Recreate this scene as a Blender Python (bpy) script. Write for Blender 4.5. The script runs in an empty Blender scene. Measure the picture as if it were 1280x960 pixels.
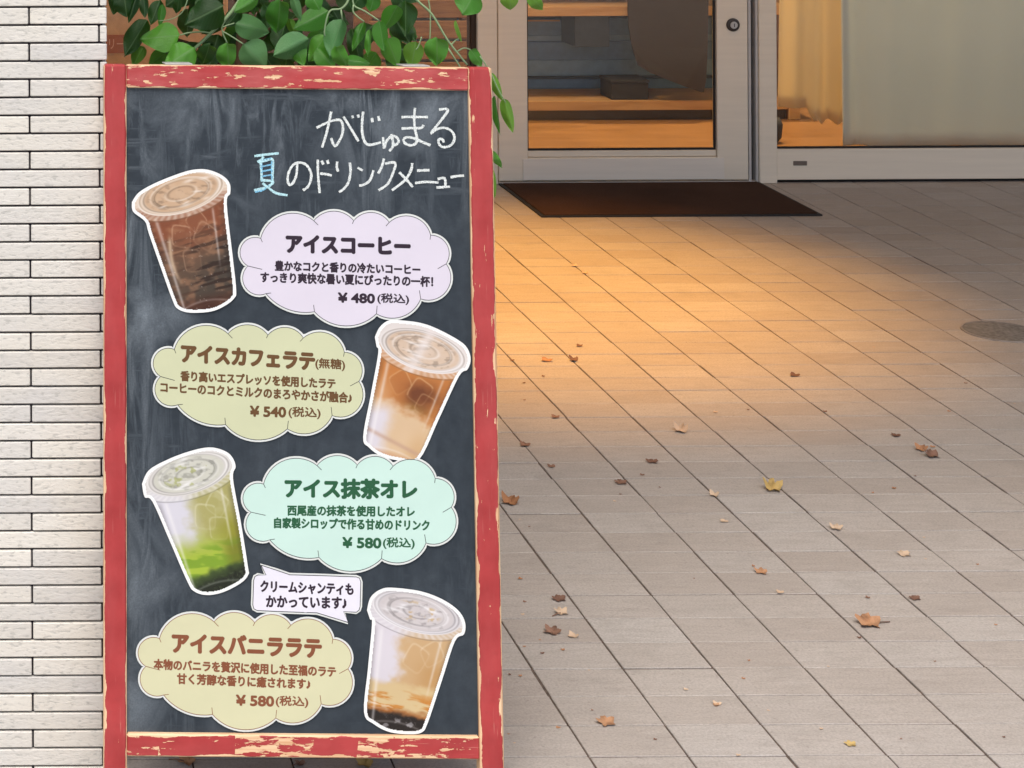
import bpy, bmesh, math, random
import numpy as np
from mathutils import Vector, Matrix

random.seed(7)
SC = bpy.context.scene
COL = SC.collection

# ------------------------------------------------------------------ camera, world, sun, exposure
F, XP, YP, H, PHI = 2500.0, -70.0, -297.0, 1.5, 0.0055      # focal length in photo pixels, principal point, camera height, roll
cam = bpy.data.cameras.new('camera'); camo = bpy.data.objects.new('camera', cam); COL.objects.link(camo); SC.camera = camo
cam.sensor_fit = 'HORIZONTAL'; cam.sensor_width = 36.0; cam.lens = F / 1280 * 36
cam.shift_x = (640 - XP) / 1280; cam.shift_y = -(480 - YP) / 1280
cam.clip_start = 0.05; cam.clip_end = 400
camo.matrix_world = Matrix.Translation((0, 0, H)) @ Matrix.Rotation(math.radians(90), 4, 'X') @ Matrix.Rotation(-PHI, 4, 'Z')

SUN_EL, SUN_AZ = math.radians(60), math.radians(196)          # azimuth clockwise from +Y: behind the camera, a little left
world = bpy.data.worlds.new('World'); SC.world = world; world.use_nodes = True
wn = world.node_tree.nodes; wl = world.node_tree.links
sky = wn.new('ShaderNodeTexSky'); sky.sky_type = 'NISHITA'; sky.sun_disc = False
sky.sun_elevation = SUN_EL; sky.sun_rotation = SUN_AZ; sky.air_density = 1.0; sky.dust_density = 4.0; sky.ozone_density = 1.0
wl.new(sky.outputs[0], wn['Background'].inputs[0]); wn['Background'].inputs[1].default_value = 0.145
sun = bpy.data.lights.new('sun', 'SUN'); suno = bpy.data.objects.new('sun', sun); COL.objects.link(suno)
sun.energy = 1.5; sun.angle = math.radians(38); sun.color = (1.0, 0.93, 0.85)
sd = Vector((math.sin(SUN_AZ) * math.cos(SUN_EL), math.cos(SUN_AZ) * math.cos(SUN_EL), math.sin(SUN_EL)))
suno.rotation_euler = sd.to_track_quat('Z', 'Y').to_euler(); suno.location = (0, -5, 8)
vs = SC.view_settings
vs.view_transform = 'Standard'; vs.look = 'None'; vs.gamma = 1.0; vs.use_curve_mapping = False; vs.exposure = 0.40
SC.cycles.use_denoising = True; SC.cycles.sample_clamp_indirect = 4.0
SC.cycles.max_bounces = 8; SC.cycles.transparent_max_bounces = 16

# ------------------------------------------------------------------ pixels to directions
CP, SP = math.cos(PHI), math.sin(PHI)
def uv(px, py):
    u, v = px - XP, py - YP
    return u * CP - v * SP, u * SP + v * CP
def at(px, py, D):                       # point on the upright plane at distance D
    u, v = uv(px, py)
    return Vector((u / F * D, D, H - v / F * D))
def on_floor(px, py, z=0.0):
    u, v = uv(px, py)
    D = (H - z) * F / v
    return Vector((u / F * D, D, z))
def srgb(r, g, b):
    f = lambda c: (c / 255 / 12.92) if c / 255 <= 0.04045 else ((c / 255 + 0.055) / 1.055) ** 2.4
    return (f(r), f(g), f(b), 1.0)

# ------------------------------------------------------------------ mesh and object helpers
def tag(o, label=None, cat=None, group=None, kind=None):
    if label: o['label'] = label
    if cat: o['category'] = cat
    if group: o['group'] = group
    if kind: o['kind'] = kind
    return o
def link(name, me, parent=None, loc=None):
    o = bpy.data.objects.new(name, me); COL.objects.link(o)
    if parent: o.parent = parent
    if loc is not None: o.location = loc
    return o
def empty(name, loc=(0, 0, 0)):
    o = bpy.data.objects.new(name, None); COL.objects.link(o); o.location = loc; o.empty_display_size = 0.05
    return o
def mesh(name, verts, faces, mat, smooth=False):
    me = bpy.data.meshes.new(name); me.from_pydata([tuple(v) for v in verts], [], faces); me.update()
    if mat: me.materials.append(mat)
    if smooth: me.polygons.foreach_set('use_smooth', [True] * len(me.polygons))
    return me
def bm_mesh(name, bm, mat, smooth=False):
    me = bpy.data.meshes.new(name); bm.normal_update(); bm.to_mesh(me); bm.free()
    if mat: me.materials.append(mat)
    if smooth: me.polygons.foreach_set('use_smooth', [True] * len(me.polygons))
    return me
def box_data(lo, hi, b=0.0):
    """vertices and outward faces of a box with chamfered edges"""
    V, idx = [], {}
    if b <= 0:
        V = [(lo[0] if i == 0 else hi[0], lo[1] if j == 0 else hi[1], lo[2] if k == 0 else hi[2]) for i in (0, 1) for j in (0, 1) for k in (0, 1)]
        return V, [(0, 1, 3, 2), (4, 6, 7, 5), (0, 4, 5, 1), (2, 3, 7, 6), (0, 2, 6, 4), (1, 5, 7, 3)]
    for c in [(i, j, k) for i in (-1, 1) for j in (-1, 1) for k in (-1, 1)]:
        for ax in range(3):          # the corner's vertex that lies on the face of axis ax
            idx[c, ax] = len(V)
            V.append(tuple((lo[d] if c[d] < 0 else hi[d]) - (0 if d == ax else c[d] * b) for d in range(3)))
    Fc = []
    def add(f):
        p = [Vector(V[i]) for i in f]; m = sum(p, Vector()) / len(p) - (Vector(lo) + Vector(hi)) / 2
        n = (p[1] - p[0]).cross(p[2] - p[0]); Fc.append(tuple(f) if n.dot(m) > 0 else tuple(f[::-1]))
    for ax in range(3):
        u, w = [d for d in range(3) if d != ax]
        for sg in (-1, 1):
            q = []
            for a, bb in ((-1, -1), (1, -1), (1, 1), (-1, 1)):
                c = [0, 0, 0]; c[ax] = sg; c[u] = a; c[w] = bb; q.append(idx[tuple(c), ax])
            add(q)
        for su in (-1, 1):
            for sw in (-1, 1):       # the edge running along ax
                c0 = [0, 0, 0]; c0[u] = su; c0[w] = sw; c1 = c0[:]; c0[ax] = -1; c1[ax] = 1
                add([idx[tuple(c0), u], idx[tuple(c1), u], idx[tuple(c1), w], idx[tuple(c0), w]])
    for c in [(i, j, k) for i in (-1, 1) for j in (-1, 1) for k in (-1, 1)]: add([idx[c, 0], idx[c, 1], idx[c, 2]])
    return V, Fc
def bm_box(bm, lo, hi, bev=0.0):
    V, Fc = box_data(lo, hi, bev); vs_ = [bm.verts.new(v) for v in V]
    for f in Fc: bm.faces.new([vs_[i] for i in f])
def box(name, lo, hi, mat, parent=None, bev=0.0, origin=True):
    """a bevelled box as one object, its origin at its centre"""
    c = Vector([(a + b) / 2 for a, b in zip(lo, hi)]) if origin else Vector((0, 0, 0))
    bm = bmesh.new(); bm_box(bm, Vector(lo) - c, Vector(hi) - c, bev)
    return link(name, bm_mesh(name, bm, mat), parent, c)
def bm_tube(bm, pts, rads, seg=6, cap=True):
    pts = [Vector(p) for p in pts]; rings = []
    for i, p in enumerate(pts):
        t = (pts[min(i + 1, len(pts) - 1)] - pts[max(i - 1, 0)]).normalized()
        a = t.orthogonal().normalized() if i == 0 else (rings_a - t * rings_a.dot(t)).normalized()
        rings_a = a; b = t.cross(a)
        rings.append([bm.verts.new(p + (a * math.cos(k * 2 * math.pi / seg) + b * math.sin(k * 2 * math.pi / seg)) * rads[i]) for k in range(seg)])
    for r0, r1 in zip(rings, rings[1:]):
        for k in range(seg): bm.faces.new((r0[k], r0[(k + 1) % seg], r1[(k + 1) % seg], r1[k]))
    if cap: bm.faces.new(rings[0][::-1]); bm.faces.new(rings[-1])
def bm_lathe(bm, prof, seg=24, M=Matrix()):
    rings = [[bm.verts.new(M @ Vector((r * math.cos(2 * math.pi * k / seg), r * math.sin(2 * math.pi * k / seg), z))) for k in range(seg)] for r, z in prof]
    for r0, r1 in zip(rings, rings[1:]):
        for k in range(seg): bm.faces.new((r0[k], r0[(k + 1) % seg], r1[(k + 1) % seg], r1[k]))
    bm.faces.new(rings[0][::-1]); bm.faces.new(rings[-1])

# ------------------------------------------------------------------ materials
class NT:
    def __init__(s, name, rough=0.6, spec=0.5):
        s.m = bpy.data.materials.new(name); s.m.use_nodes = True
        s.t = s.m.node_tree; s.b = s.t.nodes['Principled BSDF']; s.out = s.t.nodes['Material Output']
        s.b.inputs['Roughness'].default_value = rough; s.b.inputs['Specular IOR Level'].default_value = spec
    def n(s, t, **k):
        nd = s.t.nodes.new('ShaderNode' + t)
        for a, v in k.items(): setattr(nd, a, v)
        return nd
    def set(s, sock, v):
        if hasattr(v, 'is_linked') or hasattr(v, 'links'): s.t.links.new(v, sock)
        else: sock.default_value = v
    def coord(s, which='Object', scale=(1, 1, 1), rot=(0, 0, 0), loc=(0, 0, 0)):
        c = s.n('TexCoord'); mp = s.n('Mapping'); s.t.links.new(c.outputs[which], mp.inputs[0])
        mp.inputs['Scale'].default_value = scale; mp.inputs['Rotation'].default_value = rot; mp.inputs['Location'].default_value = loc
        return mp.outputs[0]
    def world(s, scale=(1, 1, 1)):
        g = s.n('NewGeometry'); mp = s.n('Mapping'); s.t.links.new(g.outputs['Position'], mp.inputs[0]); mp.inputs['Scale'].default_value = scale
        return mp.outputs[0]
    def noise(s, vec, scale, detail=4, rough=0.55, dist=0.0):
        n = s.n('TexNoise'); s.set(n.inputs['Vector'], vec); n.inputs['Scale'].default_value = scale
        n.inputs['Detail'].default_value = detail; n.inputs['Roughness'].default_value = rough; n.inputs['Distortion'].default_value = dist
        return n.outputs[0]
    def ramp(s, fac, stops):
        r = s.n('ValToRGB'); s.set(r.inputs[0], fac); e = r.color_ramp.elements
        while len(e) < len(stops): e.new(0.5)
        for el, (p, c) in zip(e, stops):
            el.position = p; el.color = c if not isinstance(c, (int, float)) else (c, c, c, 1)
        return r.outputs[0]
    def mix(s, fac, a, b, mode='MIX'):
        m = s.n('Mix', data_type='RGBA', blend_type=mode); s.set(m.inputs[0], fac); s.set(m.inputs[6], a); s.set(m.inputs[7], b)
        return m.outputs[2]
    def math(s, op, a, b=0.0, clamp=False):
        m = s.n('Math', operation=op, use_clamp=clamp); s.set(m.inputs[0], a); s.set(m.inputs[1], b)
        return m.outputs[0]
    def rand(s):
        return s.n('ObjectInfo').outputs['Random']
    def bump(s, h, strength=0.3, dist=0.002):
        b = s.n('Bump'); b.inputs['Strength'].default_value = strength; b.inputs['Distance'].default_value = dist
        s.set(b.inputs['Height'], h); s.t.links.new(b.outputs[0], s.b.inputs['Normal'])
    def color(s, c): s.set(s.b.inputs['Base Color'], c); return s.m

def m_plain(name, col, rough=0.6, spec=0.4, var=0.12, scale=30):
    t = NT(name, rough, spec); n = t.noise(t.coord('Object'), scale, 5)
    d = tuple(c * (1 - var) for c in col[:3]) + (1,); l = tuple(min(1, c * (1 + var)) for c in col[:3]) + (1,)
    t.bump(n, 0.08, 0.001)
    return t.color(t.ramp(n, [(0.3, d), (0.7, l)]))

PITX, OFFX, PITY, OFFY = 0.1494, 0.9615, 0.0968, 3.007      # pitch and offset of the floor tiles
def m_floor_tile():
    t = NT('floor_tile', 0.6, 0.35); w = t.world()
    big = t.noise(w, 1.3, 4, 0.6); mid = t.noise(w, 9, 4, 0.65); streak = t.noise(t.world((11, 60, 1)), 1.0, 6, 0.65, 0.6); fine = t.noise(w, 240, 3, 0.7); speck = t.noise(w, 95, 3, 0.6)
    c = t.ramp(big, [(0.3, (0.44, 0.405, 0.37, 1)), (0.7, (0.54, 0.505, 0.47, 1))])
    mp = t.n('Mapping'); mp.vector_type = 'POINT'; t.t.links.new(t.n('NewGeometry').outputs['Position'], mp.inputs[0])
    mp.inputs['Scale'].default_value = (1 / PITX, 1 / PITY, 0); mp.inputs['Location'].default_value = (-OFFX / PITX, -OFFY / PITY, 0)
    fl_ = t.n('VectorMath', operation='FLOOR'); t.t.links.new(mp.outputs[0], fl_.inputs[0]); wn_ = t.n('TexWhiteNoise'); t.t.links.new(fl_.outputs[0], wn_.inputs['Vector'])
    c = t.mix(t.math('MULTIPLY', wn_.outputs['Value'], 0.6), c, (0.40, 0.35, 0.31, 1))
    sp_ = t.n('SeparateColor'); t.t.links.new(wn_.outputs['Color'], sp_.inputs[0])
    c = t.mix(t.ramp(sp_.outputs[1], [(0.7, 0.0), (1.0, 0.4)]), c, (0.55, 0.54, 0.52, 1))
    c = t.mix(t.ramp(streak, [(0.47, 0.0), (0.78, 0.55)]), c, (0.33, 0.295, 0.265, 1))
    c = t.mix(t.ramp(streak, [(0.25, 0.5), (0.42, 0.0)]), c, (0.58, 0.56, 0.53, 1))
    c = t.mix(t.ramp(mid, [(0.55, 0.0), (0.78, 0.45)]), c, (0.30, 0.275, 0.25, 1))
    c = t.mix(t.ramp(speck, [(0.62, 0.0), (0.72, 0.5)]), c, (0.24, 0.215, 0.19, 1))
    c = t.mix(t.ramp(fine, [(0.35, 0.45), (0.6, 0.0)]), c, (0.24, 0.22, 0.2, 1))
    t.bump(t.math('ADD', t.math('MULTIPLY', fine, 0.6), t.math('ADD', streak, t.math('MULTIPLY', speck, -0.6))), 0.45, 0.0018)
    return t.color(c)
def m_grout(name, col):
    t = NT(name, 0.9, 0.2); n = t.noise(t.world(), 90, 5)
    return t.color(t.ramp(n, [(0.3, tuple(c * 0.6 for c in col) + (1,)), (0.7, tuple(c * 1.25 for c in col) + (1,))]))
def m_white_brick():
    t = NT('white_brick_tile', 0.55, 0.35); w = t.world((1, 1, 1))
    pit = t.noise(t.world((90, 90, 230)), 1.0, 3, 0.5); f2 = t.noise(t.world((55, 55, 120)), 1.0, 4, 0.6, 0.6); big = t.noise(w, 9, 3)
    c = t.mix(t.rand(), (0.58, 0.575, 0.55, 1), (0.72, 0.705, 0.645, 1))
    c = t.mix(t.ramp(big, [(0.4, 0.0), (0.75, 0.5)]), c, (0.66, 0.63, 0.54, 1))
    c = t.mix(t.ramp(pit, [(0.57, 0.0), (0.66, 0.65)]), c, (0.42, 0.42, 0.39, 1))
    c = t.mix(t.ramp(f2, [(0.58, 0.0), (0.72, 0.4)]), c, (0.42, 0.42, 0.39, 1))
    t.bump(t.math('SUBTRACT', f2, pit), 0.55, 0.0016)
    return t.color(c)
def m_red(name, axis, half, chips, edge=0.004, blocky=False, rand_shift=0.0, fade_sheen=0.13):
    """worn red paint over pale pine; axis = index of the thin direction across the front face"""
    t = NT(name, 0.42, 0.5); c = t.n('TexCoord'); sx = t.n('SeparateXYZ'); t.t.links.new(c.outputs['Object'], sx.inputs[0])
    a = t.math('ABSOLUTE', sx.outputs[axis]); d = t.math('SUBTRACT', half, a)           # distance to the long edge
    long_sc = (14, 14, 70) if axis == 2 else (70, 14, 14)
    wob = t.noise(t.coord('Object', long_sc, loc=(rand_shift, 3, 1)), 1.0, 5, 0.6)
    lim = t.math('MULTIPLY', t.math('POWER', t.math('MULTIPLY', wob, 1.55), 5.0), edge)
    em = t.math('LESS_THAN', d, lim)
    sc2 = (35, 30, 150) if axis == 2 else (150, 30, 35)
    ch = t.noise(t.coord('Object', sc2, loc=(rand_shift * 2, 0, 0)), 1.0, 5, 0.62, 0.3)
    if blocky:
        vo = t.n('TexVoronoi'); vo.inputs['Scale'].default_value = 1.0
        t.t.links.new(t.coord('Object', (16, 1, 3), loc=(rand_shift, 0, 0.5)), vo.inputs['Vector'])
        sep = t.n('SeparateColor'); t.t.links.new(vo.outputs['Color'], sep.inputs[0])
        ch = t.math('ADD', ch, t.math('MULTIPLY', t.math('SUBTRACT', sep.outputs[0], 0.55), 0.32))
    cm = t.math('GREATER_THAN', ch, chips)
    mask = t.math('MAXIMUM', em, cm)
    tone = t.noise(t.coord('Object'), 22, 4)
    red = t.ramp(tone, [(0.3, (0.32, 0.026, 0.028, 1)), (0.7, (0.42, 0.042, 0.044, 1))])
    fd = t.noise(t.coord('Object', (7, 7, 30) if axis == 2 else (30, 7, 7), loc=(rand_shift, 1, 2)), 1.0, 5, 0.65)
    red = t.mix(t.ramp(fd, [(0.40, 0.0), (0.75, fade_sheen)]), red, (0.62, 0.20, 0.19, 1))
    sc3 = (14, 40, 700) if axis == 2 else (700, 40, 14)
    scratch = t.noise(t.coord('Object', sc3, loc=(rand_shift, 0, 5)), 1.0, 3, 0.5)
    red = t.mix(t.ramp(scratch, [(0.69, 0.0), (0.76, 0.5)]), red, (0.72, 0.40, 0.32, 1))
    dirt = t.noise(t.coord('Object', (90, 90, 90)), 1.0, 5, 0.7)
    red = t.mix(t.ramp(dirt, [(0.6, 0.0), (0.78, 0.3)]), red, (0.20, 0.03, 0.035, 1))
    grain = t.noise(t.coord('Object', (8, 40, 240) if axis == 2 else (240, 40, 8)), 1.0, 4)
    wood = t.ramp(grain, [(0.3, (0.60, 0.33, 0.17, 1)), (0.65, (0.80, 0.58, 0.36, 1))])
    t.bump(t.math('SUBTRACT', 1.0, mask), 0.5, 0.0008)
    t.set(t.b.inputs['Roughness'], t.math('ADD', t.math('MULTIPLY', mask, 0.3), 0.42))
    return t.color(t.mix(mask, red, wood))
def m_board():
    t = NT('chalkboard_slate', 0.65, 0.2)
    v1 = t.noise(t.coord('Object', (34, 1, 5.0), rot=(0, 0.10, 0)), 1.0, 6, 0.68, 0.9)
    v2 = t.noise(t.coord('Object', (95, 1, 9), rot=(0, -0.16, 0)), 1.0, 5, 0.65, 0.6)
    h1 = t.noise(t.coord('Object', (6, 1, 70), rot=(0, 0.05, 0)), 1.0, 5, 0.65, 0.6)
    cl = t.noise(t.coord('Object', (9, 1, 7), loc=(4, 0, 2)), 1.0, 5, 0.6, 0.8)
    big = t.noise(t.coord('Object', (3.6, 1, 2.8), loc=(0.3, 0, 1.2)), 1.0, 3, 0.5, 0.4)
    sx = t.n('SeparateXYZ'); c = t.n('TexCoord'); t.t.links.new(c.outputs['Object'], sx.inputs[0])
    left = t.math('MULTIPLY', t.math('SUBTRACT', -0.10, sx.outputs[0], True), 5.0, True)     # rubbed-in chalk gathers on the left side
    top = t.math('MULTIPLY', t.math('SUBTRACT', sx.outputs[2], 0.20, True), 3.2, True)
    area = t.math('ADD', t.math('MAXIMUM', left, top), t.math('MULTIPLY', t.math('SUBTRACT', big, 0.48), 1.3), True)
    s1 = t.ramp(v1, [(0.48, 0.0), (0.80, 0.6)]); s2 = t.ramp(v2, [(0.56, 0.0), (0.78, 0.5)]); s3 = t.ramp(h1, [(0.55, 0.0), (0.75, 0.35)]); s4 = t.ramp(cl, [(0.45, 0.0), (0.8, 0.7)])
    sm = t.math('MAXIMUM', t.math('MAXIMUM', s1, s2), t.math('MAXIMUM', s3, s4))
    fac = t.math('MULTIPLY', sm, t.math('ADD', t.math('MULTIPLY', area, 0.8), 0.07), True)
    grit = t.noise(t.coord('Object'), 380, 3, 0.6)
    fac = t.math('MULTIPLY', fac, t.math('ADD', t.math('MULTIPLY', grit, 1.2), 0.4), True)
    base = t.ramp(t.noise(t.coord('Object'), 60, 4), [(0.3, (0.024, 0.033, 0.043, 1)), (0.7, (0.033, 0.044, 0.056, 1))])
    return t.color(t.mix(fac, base, (0.34, 0.40, 0.45, 1)))
def m_chalk(name, col):
    t = NT(name, 0.95, 0.1); g = t.noise(t.world(), 900, 3, 0.7); g2 = t.noise(t.world(), 150, 3)
    f = t.math('ADD', t.ramp(g, [(0.34, 0.0), (0.55, 0.8)]), t.math('MULTIPLY', g2, 0.35), True)
    return t.color(t.mix(f, (0.10, 0.125, 0.15, 1), col))
def m_paper(name, col, rough=0.2):
    t = NT(name, rough, 0.45); n = t.noise(t.coord('Object'), 14, 3); t.bump(n, 0.35, 0.003)
    f = t.noise(t.coord('Object'), 35, 4)
    return t.color(t.mix(t.ramp(f, [(0.35, 0.0), (0.8, 0.25)]), col, tuple(c * 0.93 for c in col[:3]) + (1,)))
def m_ink(name, col):
    t = NT(name, 0.35, 0.4); n = t.noise(t.world(), 300, 3)
    return t.color(t.mix(t.math('MULTIPLY', n, 0.25), col, tuple(min(1, c * 1.6 + 0.02) for c in col[:3]) + (1,)))
def m_print():
    t = NT('photo_print', 0.2, 0.5); a = t.n('VertexColor', layer_name='Col'); n = t.noise(t.coord('Object'), 16, 3); t.bump(n, 0.35, 0.003)
    return t.color(a.outputs[0])
def m_leaf(name, dark, light, rough=0.32):
    t = NT(name, rough, 0.55); r = t.rand(); w = t.noise(t.coord('Object', (1, 1, 1)), 30, 3)
    sx = t.n('SeparateXYZ'); c = t.n('TexCoord'); t.t.links.new(c.outputs['Object'], sx.inputs[0])
    ax = t.math('ABSOLUTE', sx.outputs[0])
    rib = t.math('LESS_THAN', ax, 0.022)
    vein = t.n('TexWave', wave_type='BANDS', bands_direction='Y'); vein.inputs['Scale'].default_value = 3.0; vein.inputs['Distortion'].default_value = 0.6
    mp = t.n('Mapping'); t.t.links.new(c.outputs['Object'], mp.inputs[0]); 
    cb = t.n('CombineXYZ'); t.set(cb.inputs[1], t.math('SUBTRACT', sx.outputs[1], t.math('MULTIPLY', ax, 0.9))); t.t.links.new(cb.outputs[0], vein.inputs['Vector'])
    col = t.mix(t.math('ADD', t.math('MULTIPLY', r, 0.75), t.math('MULTIPLY', w, 0.3), True), dark, light)
    col = t.mix(t.math('MULTIPLY', rib, 0.35), col, (0.22, 0.38, 0.16, 1))
    col = t.mix(t.ramp(vein.outputs[1], [(0.85, 0.0), (0.98, 0.07)]), col, (0.16, 0.33, 0.13, 1))
    t.color(col); t.bump(w, 0.25, 0.03)
    tr = t.n('BsdfTranslucent'); t.set(tr.inputs[0], t.mix(0.5, col, (0.18, 0.4, 0.03, 1)))
    mx = t.n('MixShader'); mx.inputs[0].default_value = 0.38
    t.t.links.new(t.b.outputs[0], mx.inputs[1]); t.t.links.new(tr.outputs[0], mx.inputs[2]); t.t.links.new(mx.outputs[0], t.out.inputs[0])
    return t.m
def m_dry(name, a, b):
    t = NT(name, 0.7, 0.25); r = t.rand(); n = t.noise(t.coord('Object'), 60, 5)
    c = t.mix(r, a, b); c = t.mix(t.ramp(n, [(0.45, 0.0), (0.7, 0.7)]), c, tuple(x * 0.35 for x in a[:3]) + (1,))
    t.bump(n, 0.5, 0.002)
    return t.color(c)
def m_wood(name, a, b, scale=(3, 30, 30), rough=0.5):
    t = NT(name, rough, 0.4); n = t.noise(t.world(scale), 1.0, 6, 0.6, 0.8); n2 = t.noise(t.world(), 3, 3)
    c = t.ramp(n, [(0.3, a), (0.7, b)]); t.bump(n, 0.2, 0.002)
    return t.color(t.mix(t.ramp(n2, [(0.4, 0.0), (0.8, 0.4)]), c, tuple(x * 0.6 for x in a[:3]) + (1,)))
def m_glass():
    t = NT('window_glass'); tr = t.n('BsdfTransparent'); gl = t.n('BsdfGlossy'); fr = t.n('Fresnel'); mx = t.n('MixShader')
    tr.inputs[0].default_value = (0.95, 0.97, 0.97, 1); gl.inputs['Roughness'].default_value = 0.01; fr.inputs[0].default_value = 1.5
    t.t.links.new(fr.outputs[0], mx.inputs[0]); t.t.links.new(tr.outputs[0], mx.inputs[1]); t.t.links.new(gl.outputs[0], mx.inputs[2]); t.t.links.new(mx.outputs[0], t.out.inputs[0])
    return t.m
def m_cloth(name, col, trans=0.4, weave=700):
    t = NT(name, 0.85, 0.2); n = t.noise(t.coord('Object'), weave, 2); b = t.noise(t.coord('Object'), 5, 3)
    c = t.mix(t.ramp(n, [(0.3, 0.25), (0.7, 0.0)]), col, tuple(x * 0.7 for x in col[:3]) + (1,)); c = t.mix(t.math('MULTIPLY', b, 0.2), c, tuple(x * 0.85 for x in col[:3]) + (1,))
    t.color(c); t.bump(n, 0.15, 0.001)
    tr = t.n('BsdfTranslucent'); t.set(tr.inputs[0], c); mx = t.n('MixShader'); mx.inputs[0].default_value = trans
    t.t.links.new(t.b.outputs[0], mx.inputs[1]); t.t.links.new(tr.outputs[0], mx.inputs[2]); t.t.links.new(mx.outputs[0], t.out.inputs[0])
    return t.m
def m_mat():
    t = NT('entrance_mat_pile', 0.95, 0.1); n = t.noise(t.world(), 600, 4, 0.8); b = t.noise(t.world(), 4, 3)
    c = t.ramp(n, [(0.3, (0.035, 0.018, 0.012, 1)), (0.75, (0.12, 0.066, 0.045, 1))]); c = t.mix(t.ramp(b, [(0.4, 0.0), (0.7, 0.35)]), c, (0.03, 0.015, 0.01, 1))
    t.bump(n, 0.8, 0.004); return t.color(c)
def m_metal(name, col, rough=0.4):
    t = NT(name, rough, 0.5); n = t.noise(t.world((3, 3, 60)), 1.0, 4); t.b.inputs['Metallic'].default_value = 0.0
    return t.color(t.ramp(n, [(0.3, tuple(c * 0.93 for c in col[:3]) + (1,)), (0.7, col)]))
def m_emit(name, col, s):
    t = NT(name); t.b.inputs['Emission Color'].default_value = col; t.b.inputs['Emission Strength'].default_value = s
    return t.color(col)

TILE = m_floor_tile(); GROUT = m_grout('floor_grout', (0.14, 0.108, 0.09)); BRICK = m_white_brick(); JOINT = m_grout('wall_joint', (0.028, 0.022, 0.03))
GLASS = m_glass(); MAT = m_mat()
ALU = m_metal('beige_aluminium', (0.86, 0.78, 0.65, 1), 0.4); STEEL = m_metal('brushed_steel', (0.55, 0.55, 0.55, 1), 0.3); DARKMETAL = m_plain('dark_bronze', (0.05, 0.04, 0.035, 1), 0.35)
RUBBER = m_plain('black_rubber', (0.02, 0.02, 0.022, 1), 0.7)
PLASTER = m_plain('lintel_plaster', (0.62, 0.60, 0.56, 1), 0.9, 0.2); CANOPY = m_wood('canopy_boards', (0.10, 0.07, 0.05, 1), (0.18, 0.13, 0.09, 1), (2, 20, 1), 0.7)

# ------------------------------------------------------------------ the setting: ground, tiled floor
DOOR = 7.06
g = mesh('ground', [(-60, -80, -0.012), (60, -80, -0.012), (60, 0.1, -0.012), (-60, 0.1, -0.012)], [(0, 1, 2, 3)], m_grout('street_paving', (0.42, 0.41, 0.39)))
tag(link('ground', g), kind='structure')
fl = mesh('floor', [(-6, 0.1, -0.0022), (9, 0.1, -0.0022), (9, 12.5, -0.0022), (-6, 12.5, -0.0022)], [(0, 1, 2, 3)], GROUT)
floor = tag(link('floor', fl), kind='structure')
def tile_bm(bm, cx, cy, dz=0.0):
    bm_box(bm, (cx - PITX / 2 + 0.0016, cy - PITY / 2 + 0.0016, -0.0030 + dz), (cx + PITX / 2 - 0.0016, cy + PITY / 2 - 0.0016, 0.0 + dz), 0.0007)
bm = bmesh.new(); tile_bm(bm, 0, 0); tile_me = bm_mesh('floor_tile', bm, TILE)
tiles = []
for j in range(-30, 42):
    cy = OFFY + (j + 0.5) * PITY
    if cy > DOOR - 0.02 or cy < 0.15: continue
    for i in range(-34, 50):
        cx = OFFX + (i + 0.5) * PITX
        if cx < -4 or cx > 7: continue
        u, v = cx / cy * F, H / cy * F
        x, y = u * CP + v * SP + XP, -u * SP + v * CP + YP
        vis = 600 < x < 1330 and 225 < y < 985
        tiles.append((0 if vis else 1, cy, cx))
tiles.sort()
tv = np.array([v.co[:] for v in tile_me.vertices]); tf = [tuple(p.vertices) for p in tile_me.polygons]; RV, RF = [], []; k = 0
for f0, cy, cx in tiles:
    if f0 == 0 and k < 300:
        o = link('floor_tile', tile_me, floor, (cx + random.gauss(0, 0.0004), cy + random.gauss(0, 0.0004), random.uniform(-0.0007, 0.0004))); o.rotation_euler = (random.gauss(0, 0.003), random.gauss(0, 0.002), random.gauss(0, 0.002)); o.scale = (random.uniform(0.992, 1.002), random.uniform(0.992, 1.012), 1); k += 1
    else:
        b0 = 24 * (len(RV)); RV.append(tv + (cx, cy, random.uniform(-0.0006, 0.0003))); RF += [tuple(i + b0 for i in f) for f in tf]
tag(link('floor_tiling', mesh('floor_tiling', np.concatenate(RV).tolist(), RF, TILE), floor), kind='stuff')

# canopy over the entrance (out of frame, shades the doorway) and shop shell
CEIL = 3.25
tag(box('canopy_ceiling', (-4, 2.6, CEIL), (9, 7.3, CEIL + 0.3), CANOPY), kind='structure')
tag(box('shop_ceiling', (-4, 7.3, CEIL), (9, 11.5, CEIL + 0.1), PLASTER), kind='structure')
SHOPWALL = m_plain('shop_wall_paint', (0.30, 0.24, 0.18, 1), 0.8)
tag(box('shop_back_wall', (-4, 11.2, -0.004), (9, 11.4, CEIL - 0.002), SHOPWALL), kind='structure')
SHOPFLOOR = m_wood('shop_floor_boards', (0.22, 0.105, 0.036, 1), (0.34, 0.175, 0.068, 1), (2, 14, 1), 0.35)
tag(box('shop_floor', (-3.9, DOOR + 0.10, -0.003), (8.9, 11.19, 0.012), SHOPFLOOR), kind='structure')

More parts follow.
